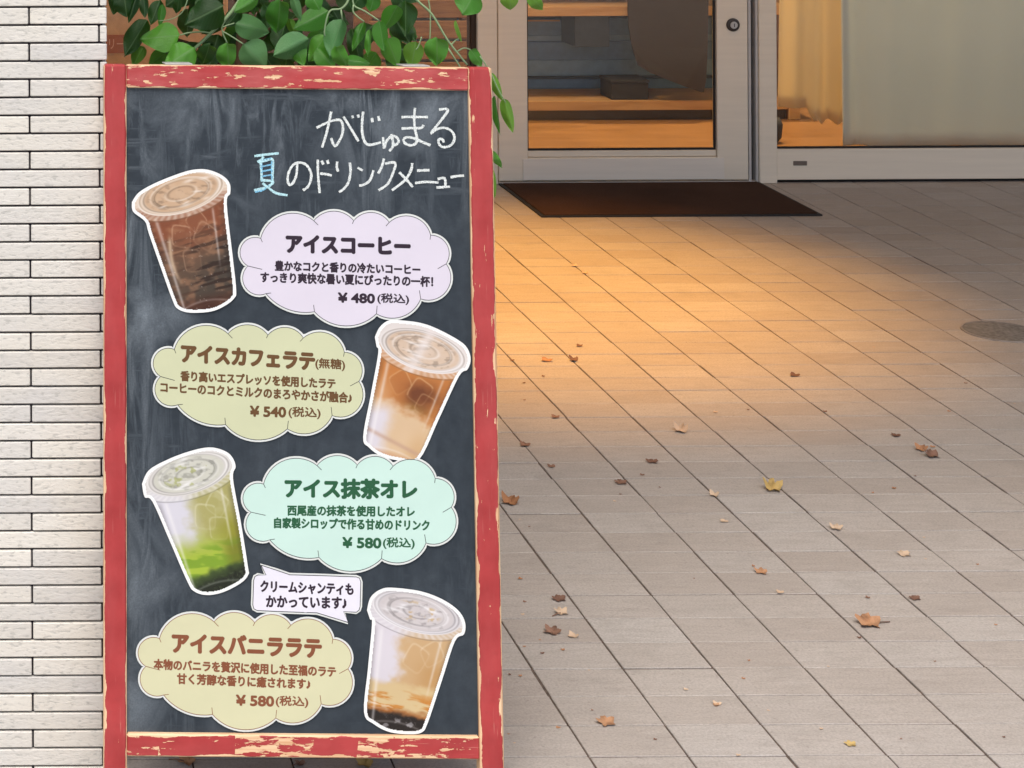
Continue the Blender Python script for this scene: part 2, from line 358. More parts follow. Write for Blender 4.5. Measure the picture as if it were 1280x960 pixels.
# ------------------------------------------------------------------ white brick pillar on the left
WALLY = 2.965
XE = at(133.5, 40, WALLY).x
pillar = empty('brick_pillar', (-0.4, WALLY + 0.2, 0)); tag(pillar, 'white brick pillar with thin long bricks and dark joints at left edge', 'pillar')
inv = Matrix.Translation((0.4, -(WALLY + 0.2), 0))
def pbox(name, lo, hi, mat, bev=0.0, kind=None):
    o = box(name, lo, hi, mat, pillar, bev); o.matrix_parent_inverse = inv; return o
pbox('core', (-1.2, WALLY + 0.006, 0), (XE - 0.006, WALLY + 0.7, CEIL), JOINT)
ROW, JT = 22.6 * WALLY / F, 0.0031
BL = 0.2085
jA = at(36.5, 40, WALLY).x; jB = at(124, 40, WALLY).x
z0 = at(60, 8.8, WALLY).z            # a joint line seen in the photo
r0 = int(z0 / ROW); zb = z0 - r0 * ROW
far = bmesh.new(); brick_cache = {}
def brick(x0, x1, za, zc, single):
    dy = random.uniform(-0.0012, 0.0010)
    if single:
        wd = round(x1 - x0, 4); key = (wd, round(zc - za, 4))
        if key not in brick_cache:
            b = bmesh.new(); bm_box(b, (-wd / 2, 0, -(zc - za) / 2), (wd / 2, 0.012, (zc - za) / 2), 0.0012); brick_cache[key] = bm_mesh('brick', b, BRICK)
        o = link('brick', brick_cache[key], pillar, ((x0 + x1) / 2, WALLY + dy, (za + zc) / 2)); o.matrix_parent_inverse = inv
        o.rotation_euler = (random.gauss(0, 0.004), random.gauss(0, 0.0012), 0)
    else:
        bm_box(far, (x0, WALLY + dy, za), (x1, WALLY + dy + 0.012, zc), 0.0012)
for r in range(-1, 98):
    za = zb + r * ROW + JT / 2; zc = za + ROW - JT
    if zc < 0.003 or zc > CEIL - 0.002: continue
    za = max(za, 0.001)
    row_a = (r - r0) % 2 == 1
    edges = [XE] + ([jA] if row_a else [jB])
    while edges[-1] > -1.2: edges.append(edges[-1] - BL)
    edges[-1] = max(edges[-1], -1.2)
    for a, b in zip(edges, edges[1:]):
        g2 = 0.0027
        x0, x1 = b + g2 / 2, a - (g2 / 2 if a != XE else 0)
        if x1 - x0 < 0.003: continue
        sy = (H - (za + zc) / 2) / WALLY * F + YP; sx_ = x1 / WALLY * F + XP
        brick(x0, x1, za, zc, single=(sx_ > -2 and -14 < sy < 985))
for r in range(-1, 98):               # the return face of the pillar
    za = zb + r * ROW + JT / 2; zc = za + ROW - JT
    if zc < 0.003 or zc > CEIL - 0.002: continue
    y = WALLY + 0.0135 + (0.1 if r % 2 else 0)
    if y > WALLY + 0.05: bm_box(far, (XE - 0.012, WALLY + 0.0135, max(za, 0.001)), (XE, y - 0.002, zc), 0.0012)
    while y < WALLY + 0.69:
        y2 = min(y + BL, WALLY + 0.7); bm_box(far, (XE - 0.012, y, max(za, 0.001)), (XE, y2 - 0.002, zc), 0.0012); y = y2
o = link('brick_courses', bm_mesh('brick_courses', far, BRICK), pillar); o.matrix_parent_inverse = inv; tag(o, kind='stuff')

# ------------------------------------------------------------------ shopfront
def rect(x0, y0, x1, y1, D):            # pixel rectangle -> X0,X1,Z0,Z1 on the upright plane D
    a, b = at(x0, (y0 + y1) / 2, D), at(x1, (y0 + y1) / 2, D); c, d = at((x0 + x1) / 2, y1, D), at((x0 + x1) / 2, y0, D)
    return a.x, b.x, c.z, d.z
def child(o, p):
    o.parent = p; o.matrix_parent_inverse = Matrix.Translation(-p.location); return o
def fb(name, X0, X1, Z0, Z1, y0, y1, mat, p, bev=0.002):
    return child(box(name, (X0, y0, Z0), (X1, y1, Z1), mat, None, bev), p)
TOPZ = 2.15
X = lambda px, D=DOOR: at(px, 120, D).x
Zy = lambda py, D=DOOR, px=800: at(px, py, D).z
# fixed frame round the door
frame = tag(empty('door_frame', (X(605), DOOR + 0.03, 0)), 'beige aluminium frame posts and header round the glass door', 'door frame')
fb('jamb', X(597), X(621.5), 0, TOPZ + 0.1, DOOR - 0.005, DOOR + 0.09, ALU, frame)
fb('jamb', X(947.5), X(969.5), 0.0, TOPZ + 0.1, DOOR - 0.012, DOOR + 0.09, ALU, frame)
fb('header', X(622), X(947), TOPZ + 0.008, TOPZ + 0.1, DOOR - 0.004, DOOR + 0.088, ALU, frame)
fb('seal_strip', X(936.5), X(940), 0.003, TOPZ, DOOR + 0.006, DOOR + 0.05, STEEL, frame, 0.001)
fb('seal_gap', X(940.2), X(944), 0.003, TOPZ, DOOR + 0.03, DOOR + 0.06, RUBBER, frame, 0.001)
fb('edge_strip', X(944.2), X(947.2), 0.003, TOPZ, DOOR - 0.004, DOOR + 0.05, STEEL, frame, 0.001)
fb('threshold', X(597), X(970), 0.0, 0.006, DOOR + 0.0, DOOR + 0.10, STEEL, frame, 0.001)
# the door
door = tag(empty('glass_door', (X(780), DOOR + 0.03, 0)), 'beige framed glass door with round lock above the brown mat', 'door')
zr = Zy(188.5); zbot = 0.011
fb('stile', X(623), X(659.5), zbot, TOPZ, DOOR, DOOR + 0.045, ALU, door)
fb('stile', X(896.5), X(935), zbot, TOPZ, DOOR, DOOR + 0.045, ALU, door)
fb('glazing_bead', X(660), X(896), zr - 0.022, zr, DOOR + 0.008, DOOR + 0.04, ALU, door)
fb('bottom_rail', X(660), X(896), zbot, zr - 0.0235, DOOR + 0.003, DOOR + 0.043, ALU, door)
fb('kick_plate', X(653), X(904.5), 0.014, zr - 0.026, DOOR - 0.003, DOOR - 0.0005, m_metal('kick_plate_beige', (0.86, 0.80, 0.71, 1), 0.4), door, 0.0008)
fb('top_rail', X(660), X(896), TOPZ - 0.1, TOPZ, DOOR, DOOR + 0.045, ALU, door)
fb('glass_pane', X(658), X(898), zr - 0.01, TOPZ - 0.09, DOOR + 0.022, DOOR + 0.028, GLASS, door, 0)
fb('gasket', X(660.3), X(895.7), zr + 0.0005, zr + 0.007, DOOR + 0.012, DOOR + 0.0215, RUBBER, door, 0)
for xa, xb in ((660.3, 661.6), (893.8, 895.7)): fb('gasket', X(xa), X(xb), zr + 0.008, TOPZ - 0.101, DOOR + 0.012, DOOR + 0.0215, RUBBER, door, 0)
c = at(916, 31, DOOR)
bm = bmesh.new(); M = Matrix.Translation(c) @ Matrix.Rotation(math.radians(90), 4, 'X')
bm_lathe(bm, [(0.0235, -0.002), (0.0235, 0.004), (0.021, 0.008), (0.017, 0.009)], 24, M)
lock = child(link('lock_ring', bm_mesh('lock_ring', bm, DARKMETAL)), door)
bm = bmesh.new(); bm_lathe(bm, [(0.0125, 0.0085), (0.0125, 0.0125), (0.011, 0.014)], 20, M)
o = link('lock_core', bm_mesh('lock_core', bm, STEEL)); o.parent = lock
bm = bmesh.new(); bm_box(bm, (c.x - 0.0012, DOOR - 0.0152, c.z - 0.006), (c.x + 0.0012, DOOR - 0.0138, c.z + 0.006))
o = link('keyhole', bm_mesh('keyhole', bm, RUBBER)); o.parent = lock
# sliding window to the right of the door
slid = tag(empty('sliding_window', (X(1130), DOOR + 0.03, 0)), 'wide sliding glass window with low beige bottom rail, right of the door', 'window')
za, zc = Zy(224, DOOR, 1100), Zy(185.5, DOOR, 1100)
XR = X(1460)
fb('bottom_rail', X(970), XR, za, zc, DOOR - 0.004, DOOR + 0.04, ALU, slid)
fb('seal', X(970.5), XR, zc + 0.0005, zc + 0.006, DOOR + 0.004, DOOR + 0.018, RUBBER, slid, 0)
fb('top_rail', X(970), XR, TOPZ - 0.06, TOPZ + 0.1, DOOR - 0.004, DOOR + 0.04, ALU, slid)
fb('stile', XR + 0.001, XR + 0.07, 0.0, TOPZ + 0.1, DOOR - 0.006, DOOR + 0.06, ALU, slid)
fb('glass_pane', X(970), XR, zc - 0.01, TOPZ - 0.05, DOOR + 0.019, DOOR + 0.025, GLASS, slid, 0)
fb('shadow_gap_strip', X(970), XR, 0.0, za - 0.001, DOOR + 0.022, DOOR + 0.09, RUBBER, slid, 0)  # black strip colours in the shadow gap below the rail
x0, x1, z1, z2 = rect(991, 201, 1008, 206.5, DOOR)
pull = fb('finger_pull', x0, x1, z1, z2, DOOR - 0.0065, DOOR - 0.003, m_plain('pull_bronze', (0.16, 0.13, 0.11, 1), 0.4), slid, 0.0008)
# left window behind the plant
lw = tag(empty('shop_window', (X(350), DOOR + 0.03, 0)), 'shop window left of the door, half hidden behind the leaves', 'window')
XL = X(-260)
fb('bottom_rail', XL, X(590), 0.0, 0.16, DOOR, DOOR + 0.06, ALU, lw)
fb('top_rail', XL, X(590), TOPZ - 0.06, TOPZ + 0.1, DOOR, DOOR + 0.06, ALU, lw)
fb('stile', X(590.2), X(596.8), 0.0, TOPZ + 0.1, DOOR + 0.012, DOOR + 0.07, m_plain('dark_brown_stile', (0.035, 0.02, 0.012, 1)), lw)
fb('stile', XL - 0.07, XL - 0.001, 0.0, TOPZ + 0.1, DOOR - 0.006, DOOR + 0.06, ALU, lw)
fb('glass_pane', XL, X(590.2), 0.15, TOPZ - 0.05, DOOR + 0.02, DOOR + 0.026, GLASS, lw, 0)
fas = tag(box('shopfront_lintel', (-4, DOOR - 0.03, TOPZ + 0.102), (9, DOOR + 0.15, CEIL - 0.002), PLASTER), 'pale plaster lintel above the shop door and windows', 'lintel')
for a, b, w in ((-4, XL - 0.072, 'left'), (XR + 0.072, 9, 'right')):
    tag(box('shopfront_wall', (a, DOOR - 0.02, 0), (b, DOOR + 0.15, TOPZ + 0.1), BRICK), 'pale wall at the far %s end of the shopfront' % w, 'wall')

# brown entrance mat
A, B, Cc, Dd = on_floor(677, 272), on_floor(1029, 270.5), on_floor(946, 230), on_floor(624, 231)
bm = bmesh.new(); bm_box(bm, (A.x + 0.012, A.y + 0.012, 0.0), (B.x - 0.012, DOOR - 0.02, 0.009), 0.002)
mat = tag(empty('entrance_mat', ((A.x + B.x) / 2, A.y + 0.2, 0)), 'dark brown rectangular mat lying before the glass door', 'mat')
child(link('pile', bm_mesh('pile', bm, MAT)), mat)
bm = bmesh.new(); x0, x1, y0, y1 = A.x, B.x, A.y, DOOR - 0.008
for lo, hi in (((x0, y0, 0), (x1, y0 + 0.0115, 0.005)), ((x0, y1 - 0.0115, 0), (x1, y1, 0.005)), ((x0, y0 + 0.0116, 0), (x0 + 0.0115, y1 - 0.0116, 0.005)), ((x1 - 0.0115, y0 + 0.0116, 0), (x1, y1 - 0.0116, 0.005))): bm_box(bm, lo, hi)
child(link('rubber_border', bm_mesh('rubber_border', bm, RUBBER)), mat)

# round grey cover set in the floor
c = on_floor(1252, 415)
cov = tag(empty('floor_cover', c), 'round grey metal access cover set into the tiles', 'cover')
bm = bmesh.new(); bm_lathe(bm, [(0.0905, 0.0005), (0.0905, 0.002), (0.089, 0.0026)], 40)
link('lid', bm_mesh('lid', bm, m_plain('cover_grey', (0.20, 0.195, 0.185, 1), 0.8, 0.3, 0.35, 90)), cov)
bm = bmesh.new(); seg = 40
ring = [[bm.verts.new((r * math.cos(2 * math.pi * q / seg), r * math.sin(2 * math.pi * q / seg), z)) for q in range(seg)] for r, z in ((0.0912, 0.001), (0.0915, 0.003), (0.096, 0.003), (0.0964, 0.0))]
for r1, r2 in zip(ring, ring[1:]):
    for q in range(seg): bm.faces.new((r1[q], r1[(q + 1) % seg], r2[(q + 1) % seg], r2[q]))
link('rim', bm_mesh('rim', bm, m_plain('rim_grey', (0.30, 0.275, 0.25, 1), 0.7)), cov)

# ------------------------------------------------------------------ inside the shop
WOODW = m_wood('warm_shelf_wood', (0.40, 0.22, 0.09, 1), (0.60, 0.38, 0.18, 1), (2, 30, 30), 0.4)
REFLECT = [m_plain('reflection_blue', (0.13, 0.26, 0.48, 1), 0.4), m_plain('reflection_blue_dark', (0.045, 0.078, 0.13, 1), 0.4), m_plain('reflection_blue_pale', (0.22, 0.38, 0.58, 1), 0.4)]  # blue tones put the street reflections of the door glass into the boards
CAB = 8.22
cab = tag(empty('display_shelf', (X(770, CAB), CAB + 0.2, 0.012)), 'low wooden display shelf with blue boards that paint in door glass reflections', 'shelf')
def crect(name, x0, y0, x1, y1, d0, d1, mat, p=cab, bev=0.002, zmin=None):
    a, b, c0, d = rect(x0, y0, x1, y1, CAB); c0 = c0 if zmin is None else zmin
    return fb(name, a, b, c0, d, CAB + d0, CAB + d1, mat, p, bev)
crect('plinth', 560, 138.5, 985, 160, 0.02, 0.40, m_plain('plinth_dark', (0.035, 0.028, 0.022, 1), 0.3), zmin=0.0125)
crect('shelf_board', 560, 126, 985, 138, 0.0, 0.42, WOODW)
crect('shelf_board', 560, 8, 985, 20, 0.0, 0.42, WOODW)
crect('shelf_board', 560, -110, 985, -98, 0.0, 0.42, WOODW)
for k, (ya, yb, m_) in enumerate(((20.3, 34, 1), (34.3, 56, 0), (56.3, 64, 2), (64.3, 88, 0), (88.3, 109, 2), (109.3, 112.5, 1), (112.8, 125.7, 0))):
    crect('reflection_board', 560, ya, 985, yb, 0.30 - 0.012 * (k % 2), 0.33, REFLECT[m_])
crect('reflection_board', 560, -97.7, 985, 7.7, 0.30, 0.33, REFLECT[0])
crect('back_batten', 655, 36, 726, 38, 0.28, 0.30, WOODW, bev=0)
crect('reflection_block', 728, 20.4, 772, 63, 0.10, 0.28, REFLECT[1])
for xa, xb in ((545, 559.5), (985.5, 1000)): crect('side_board', xa, -112, xb, 160, 0.0, 0.42, WOODW, zmin=0.0125)
a, b, c0, d = rect(766, 101, 813, 125.5, CAB)
bb = tag(empty('storage_box', ((a + b) / 2, CAB + 0.07, c0)), 'small black box standing on the lower shelf board', 'box')
fb('body', a, b, c0, d - 0.012, CAB + 0.02, CAB + 0.16, RUBBER, bb, 0.003); fb('lid', a - 0.003, b + 0.003, d - 0.0115, d, CAB + 0.016, CAB + 0.164, RUBBER, bb, 0.002)
# dark rounded sheet standing in for a dark reflection in the glass
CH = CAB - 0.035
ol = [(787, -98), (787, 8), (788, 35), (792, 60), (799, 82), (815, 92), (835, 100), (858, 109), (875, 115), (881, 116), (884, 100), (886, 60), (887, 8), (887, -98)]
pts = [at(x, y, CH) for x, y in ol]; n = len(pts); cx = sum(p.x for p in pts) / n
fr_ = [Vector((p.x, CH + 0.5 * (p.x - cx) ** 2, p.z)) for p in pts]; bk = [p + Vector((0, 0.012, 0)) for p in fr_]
tag(link('reflection_sheet', mesh('reflection_sheet', fr_ + bk, [tuple(range(n)), tuple(range(n, 2 * n))[::-1]] + [(i, n + i, n + (i + 1) % n, (i + 1) % n) for i in range(n)], m_plain('reflection_dark_brown', (0.030, 0.022, 0.018, 1), 0.45))), 'dark brown curved sheet standing in for a reflection in the door glass', 'reflection')
# yellow curtain and sage cloth behind the sliding window
def drape(name, D, xs, top, bottom_fn, fold, mat, thick=0.0015, nu=90, nv=40):
    V = []; Fc = []
    for i in range(nu + 1):
        s = i / nu
        for j in range(nv + 1):
            t = j / nv
            px = xs(s, t); py = top + (bottom_fn(s) - top) * t
            p = at(px, py, D); V.append(Vector((p.x, D + fold(s, t), p.z)))
    for i in range(nu):
        for j in range(nv):
            a_ = i * (nv + 1) + j; Fc.append((a_, a_ + 1, a_ + nv + 2, a_ + nv + 1))
    me = mesh(name, V, Fc, mat, True); o = link(name, me); md = o.modifiers.new('thickness', 'SOLIDIFY'); md.thickness = thick; return o
CURT = m_cloth('yellow_curtain_cloth', (0.92, 0.80, 0.52, 1), 0.62)
ct = drape('curtain', DOOR + 0.16, lambda s, t: (985 + 62 * s) - (1 - s) * 10 * max(0, t) + 8 * s * t, -560, lambda s: 134.5 + (0 if s < 0.42 else (18 * min(1, (s - 0.42) / 0.12) + 3 * math.sin(s * 30))), lambda s, t: 0.010 * math.sin(s * 17 + 1.2 * t) + 0.010 * math.sin(s * 8 + 2), CURT)
tag(ct, 'yellow lit curtain hanging in folds behind the sliding window', 'curtain')
SAGE = m_cloth('sage_cloth', (0.88, 0.90, 0.82, 1), 0.38)
sg = drape('cloth_cover', DOOR + 0.10, lambda s, t: 1046 + (1460 - 1046) * s + (8 * t * (1 - s)), -560, lambda s: 182.5 - 0.6 * math.sin(s * 40), lambda s, t: 0.006 * math.sin(s * 16 + 2 * t) + 0.004 * math.sin(s * 45 + 5 * t) * t + 0.012 * math.exp(-((s - 0.05) / 0.02) ** 2), SAGE, nu=140)
tag(sg, 'pale sage green cloth hanging flat behind the sliding window', 'cloth')
# a dark pot on the boards under the curtain
c = at(977, 152, 7.62); zc = 0.012
bm = bmesh.new(); bm_lathe(bm, [(0.035, 0.0), (0.05, 0.02), (0.055, 0.07), (0.045, 0.095), (0.04, 0.09)], 20)
tag(link('pot', bm_mesh('pot', bm, RUBBER, True), None, (c.x, 7.75, zc)), 'small black pot on the wooden boards under the yellow curtain', 'pot')
# things behind the left window: cardboard box and wooden crate
CARD = m_plain('cardboard', (0.56, 0.32, 0.15, 1), 0.8, 0.2)
BX = 7.72
a, b, c0, d = rect(60, -60, 285, 130, BX)
cb = tag(empty('cardboard_box', ((a + b) / 2, BX + 0.15, 0.012)), 'brown cardboard box with reddish label behind the shop window', 'box')
fb('body', a, b, 0.0125, d, BX, BX + 0.35, CARD, cb, 0.003)
a2, b2, c2, d2 = rect(95, 43.5, 156, 66.5, BX)
lab = fb('printed_label', a2, b2, c2, d2, BX - 0.0016, BX - 0.0004, m_plain('label_rust', (0.36, 0.10, 0.035, 1), 0.7), cb, 0.0005)
tp = at(215, 10, BX); fb('tape', tp.x - 0.02, tp.x + 0.02, 0.0127, d + 0.0006, BX - 0.0012, BX - 0.0003, m_plain('tape_tan', (0.5, 0.33, 0.17, 1), 0.3), cb, 0)
CRATEW = m_wood('crate_wood', (0.20, 0.09, 0.045, 1), (0.42, 0.23, 0.11, 1), (4, 30, 40), 0.6)
CR = 7.85
cr = tag(empty('wooden_crate', (X(500, CR), CR + 0.2, 0.012)), 'brown slatted wooden crate seen through leaves left of the door', 'crate')
for k in range(9):
    ya = -130 + k * 26; a, b, c0, d = rect(462 + (k % 2), ya, 594, ya + 22.5, CR)
    fb('slat', a, b, c0, d, CR, CR + 0.018, CRATEW, cr, 0.003)
a, b, c0, d = rect(462, -130, 594, 100, CR)
for xx in (a + 0.01, b - 0.05): fb('corner_post', xx, xx + 0.04, 0.0125, d, CR + 0.0185, CR + 0.06, CRATEW, cr)
fb('back_panel', a, b, 0.0125, d - 0.01, CR + 0.30, CR + 0.32, CRATEW, cr)
fb('inner_lining', a + 0.06, b - 0.06, 0.02, d - 0.02, CR + 0.05, CR + 0.055, m_plain('pale_lining', (0.42, 0.34, 0.26, 1), 0.8), cr, 0)
dk = tag(box('counter', (X(285, 8.3), 8.3, 0.0125), (X(455, 8.3), 8.8, 0.95), m_wood('counter_wood', (0.05, 0.025, 0.012, 1), (0.12, 0.06, 0.03, 1)), None, 0.004), 'dark brown wooden counter behind the leaves inside the shop', 'counter')

# lamps: a warm canopy downlight, an added dim fill, and ceiling lamps in the shop
LAMPGLOW = m_emit('lamp_glow', (1.0, 0.78, 0.5, 1), 6.0)
def downlight(loc, label, energy, size, blend, color, group):
    e = tag(empty('downlight', loc), label, 'lamp', group)
    bm = bmesh.new(); seg = 24
    rg = [[bm.verts.new((r * math.cos(2 * math.pi * q / seg), r * math.sin(2 * math.pi * q / seg), z)) for q in range(seg)] for r, z in ((0.075, 0.0), (0.075, -0.012), (0.058, -0.012), (0.05, -0.002))]
    for r1, r2 in zip(rg, rg[1:]):
        for q in range(seg): bm.faces.new((r1[q], r1[(q + 1) % seg], r2[(q + 1) % seg], r2[q]))
    link('trim_ring', bm_mesh('trim_ring', bm, m_plain('trim_white', (0.7, 0.7, 0.7, 1))), e)
    bm = bmesh.new(); bm_lathe(bm, [(0.048, -0.0025), (0.048, -0.005), (0.03, -0.008)], 20); link('lens', bm_mesh('lens', bm, LAMPGLOW), e)
    l = bpy.data.lights.new('downlight', 'SPOT'); l.energy = energy; l.spot_size = math.radians(size); l.spot_blend = blend; l.color = color; l.shadow_soft_size = 0.03
    lo = bpy.data.objects.new('downlight_beam', l); COL.objects.link(lo); lo.parent = e; lo.location = (0, 0, -0.03)
    return e
downlight((1.50, 5.66, CEIL - 0.001), 'recessed warm downlight in the canopy before the door', 680, 50, 1.0, (1.0, 0.455, 0.075), None)
downlight((2.75, 5.75, CEIL - 0.001), 'added dim warm fill light in the canopy before the sliding window', 40, 150, 1.0, (1.0, 0.55, 0.20), None)  # unseen fill light, added to warm the shopfront and far floor
for k, (x, y, en) in enumerate(((2.2, 7.55, 95), (3.35, 8.35, 480), (0.9, 7.3, 190))):
    downlight((x, y, CEIL - 0.001), 'warm ceiling lamp inside the shop, %s' % ('behind the door', 'above the curtain', 'behind the left window')[k], en, 140, 0.6, (1.0, 0.68, 0.36), 'shop ceiling lamps')

# ------------------------------------------------------------------ chalkboard A-frame sign
def sign_matrix():
    yaw, lean, roll = SIGN_ROT
    return (Matrix.Translation(SIGN_LOC) @ Matrix.Rotation(yaw, 4, 'Z') @ Matrix.Rotation(lean, 4, 'X') @ Matrix.Rotation(roll, 4, 'Y'))
SIGN_ROT = tuple(math.radians(a) for a in (-0.05, -5.46, 0.77)); SIGN_LOC = Vector((0.2205, 2.85, 0.082))
SM = sign_matrix(); SI = SM.inverted()
_o = SI @ Vector((0, 0, H)); _c = Vector((0, 0, H)); _R = SI.to_3x3()
_a0 = _R @ (at(0, 0, 1.0) - _c); _a1 = _R @ (at(1, 0, 1.0) - at(0, 0, 1.0)); _a2 = _R @ (at(0, 1, 1.0) - at(0, 0, 1.0))
def sl(px, py, y=0.0):                   # pixel -> sign-local point on the plane at local depth y
    t = (y - _o.y) / (_a0.y + _a1.y * px + _a2.y * py)
    return Vector((_o.x + (_a0.x + _a1.x * px + _a2.x * py) * t, y, _o.z + (_a0.z + _a1.z * px + _a2.z * py) * t))
def sl_many(px, py, y, Mi):
    t = (y - _o.y) / (_a0.y + _a1.y * px + _a2.y * py); o = Mi.translation
    return np.stack([_o.x + (_a0.x + _a1.x * px + _a2.x * py) * t + o.x, y + o.y + np.zeros(px.shape), _o.z + (_a0.z + _a1.z * px + _a2.z * py) * t + o.z], 1)
SW, SH = 0.570, 0.977
sign = empty('chalkboard_sign'); sign.matrix_world = SM
tag(sign, 'red framed A-board chalkboard menu sign beside the brick pillar', 'sign')
def sbox(name, lo, hi, mat, bev=0.002):
    return box(name, lo, hi, mat, sign, bev)
xl_i = (sl(160, 112).x + sl(157, 930).x) / 2; xr_i = (sl(585, 112).x + sl(601.5, 930).x) / 2
zt_i = (sl(170, 111).z + sl(575, 112).z) / 2; zb_t = (sl(170, 917.5).z + sl(590, 921).z) / 2; zb_b = 0.0
TH = 0.024
def z_ground(lx):                        # local z where a leg under local x meets the floor
    p = SM @ Vector((lx, 0.012, 0)); return -p.z / (SM.to_3x3() @ Vector((0, 0, 1))).z
hwl, hwr = xl_i / 2, (SW - xr_i) / 2
lz, rz = z_ground(xl_i / 2) + 0.001, z_ground((SW + xr_i) / 2) + 0.001
sbox('frame_stile', (0, 0, lz), (xl_i, TH, SH), m_red('red_paint_left', 0, hwl, 0.71, 0.0034, rand_shift=1.3), 0.003)
sbox('frame_stile', (xr_i, 0, rz), (SW, TH, SH), m_red('red_paint_right', 0, hwr, 0.69, 0.0062, rand_shift=4.1), 0.003)
sbox('frame_rail', (xl_i + 0.0004, 0.0008, zt_i), (xr_i - 0.0004, TH - 0.001, SH - 0.0006), m_red('red_paint_top', 2, (SH - zt_i) / 2, 0.605, 0.006, rand_shift=2.2, fade_sheen=0.5))  # paler top rail: faded paint plus sky sheen put into the colour
sbox('frame_rail', (xl_i + 0.0004, 0.0008, zb_b), (xr_i - 0.0004, TH - 0.001, zb_t), m_red('red_paint_bottom', 2, (zb_t - zb_b) / 2, 0.52, 0.009, True, 6.4))
BY = 0.0085                              # the slate lies this far behind the frame's face
board = sbox('board_panel', (xl_i - 0.004, BY, zb_t - 0.004), (xr_i + 0.004, BY + 0.006, zt_i + 0.004), m_board(), 0)
REDB = m_red('red_paint_back', 0, 0.016, 0.68, 0.004, rand_shift=8.8)
# hinged rear frame, splayed backwards
RT = sl(160, 90).z - 0.01
def rear(name, lo, hi):
    o = box(name, lo, hi, REDB, sign, 0.002)
    return o
ang = math.radians(15.5)
piv = Vector((0, TH + 0.002, SH - 0.03)); Rr = Matrix.Rotation(ang, 4, 'X')
def rear_box(name, x0, x1, z0, z1):
    bm = bmesh.new(); w = (x1 - x0) / 2
    bm_box(bm, (-w, 0, z0), (w, TH, z1), 0.002)
    o = link(name, bm_mesh(name, bm, REDB), sign); o.matrix_local = Matrix.Translation(piv + Vector(((x0 + x1) / 2, 0, 0))) @ Rr; return o
zdir = (SM.to_3x3() @ (Rr.to_3x3() @ Vector((0, 0, 1)))).z
rl0 = -((SM @ (piv + Vector((0.045, 0, 0)))).z - 0.006) / zdir; rl1 = -((SM @ (piv + Vector((SW - 0.03, 0, 0)))).z - 0.006) / zdir
rear_box('rear_leg', 0.034, 0.060, rl0, -0.0); rear_box('rear_leg', SW - 0.058, SW - 0.026, rl1, -0.0)
rear_box('rear_rail', 0.061, SW - 0.059, -0.045, -0.01); rear_box('rear_rail', 0.061, SW - 0.059, rl0 + 0.10, rl0 + 0.135)
for hx in (0.09, SW - 0.13):
    bm = bmesh.new(); bm_box(bm, (0, 0, 0), (0.04, TH + 0.02, 0.0015)); o = link('hinge', bm_mesh('hinge', bm, STEEL), sign); o.location = (hx, 0.006, SH + 0.0002)

# chalk writing, traced stroke by stroke (zoomed pixel -> photo pixel)
def smooth_line(p, n=6):
    if len(p) < 3: return p
    out = []
    for i in range(len(p) - 1):
        p0, p1, p2, p3 = p[max(i - 1, 0)], p[i], p[i + 1], p[min(i + 2, len(p) - 1)]
        for k in range(n):
            t = k / n
            out.append(tuple(0.5 * ((2 * b) + (-a + c) * t + (2 * a - 5 * b + 4 * c - d) * t * t + (-a + 3 * b - 3 * c + d) * t ** 3) for a, b, c, d in zip(p0, p1, p2, p3)))
    return out + [p[-1]]
def ribbon(V, Fc, pts, width, conv, wob=0.0):
    n = len(pts); L = []
    for i, (x, y) in enumerate(pts):
        x0, y0 = pts[max(i - 1, 0)]; x1, y1 = pts[min(i + 1, n - 1)]
        dx, dy = x1 - x0, y1 - y0; l = math.hypot(dx, dy) or 1
        w = width / 2 * (1 + random.uniform(-wob, wob)); nx, ny = -dy / l * w, dx / l * w
        L.append((conv(x + nx, y + ny), conv(x - nx, y - ny)))
    b = len(V)
    for a, c in L: V += [a, c]
    for i in range(n - 1): q = b + 2 * i; Fc.append((q, q + 1, q + 3, q + 2))
WHITE = m_chalk('white_chalk', (0.78, 0.84, 0.82, 1)); BLUE = m_chalk('blue_chalk', (0.22, 0.56, 0.80, 1)); PALEBLUE = m_chalk('pale_blue_chalk', (0.50, 0.80, 0.86, 1))
OA, OB = (300, 130), (440, 130)
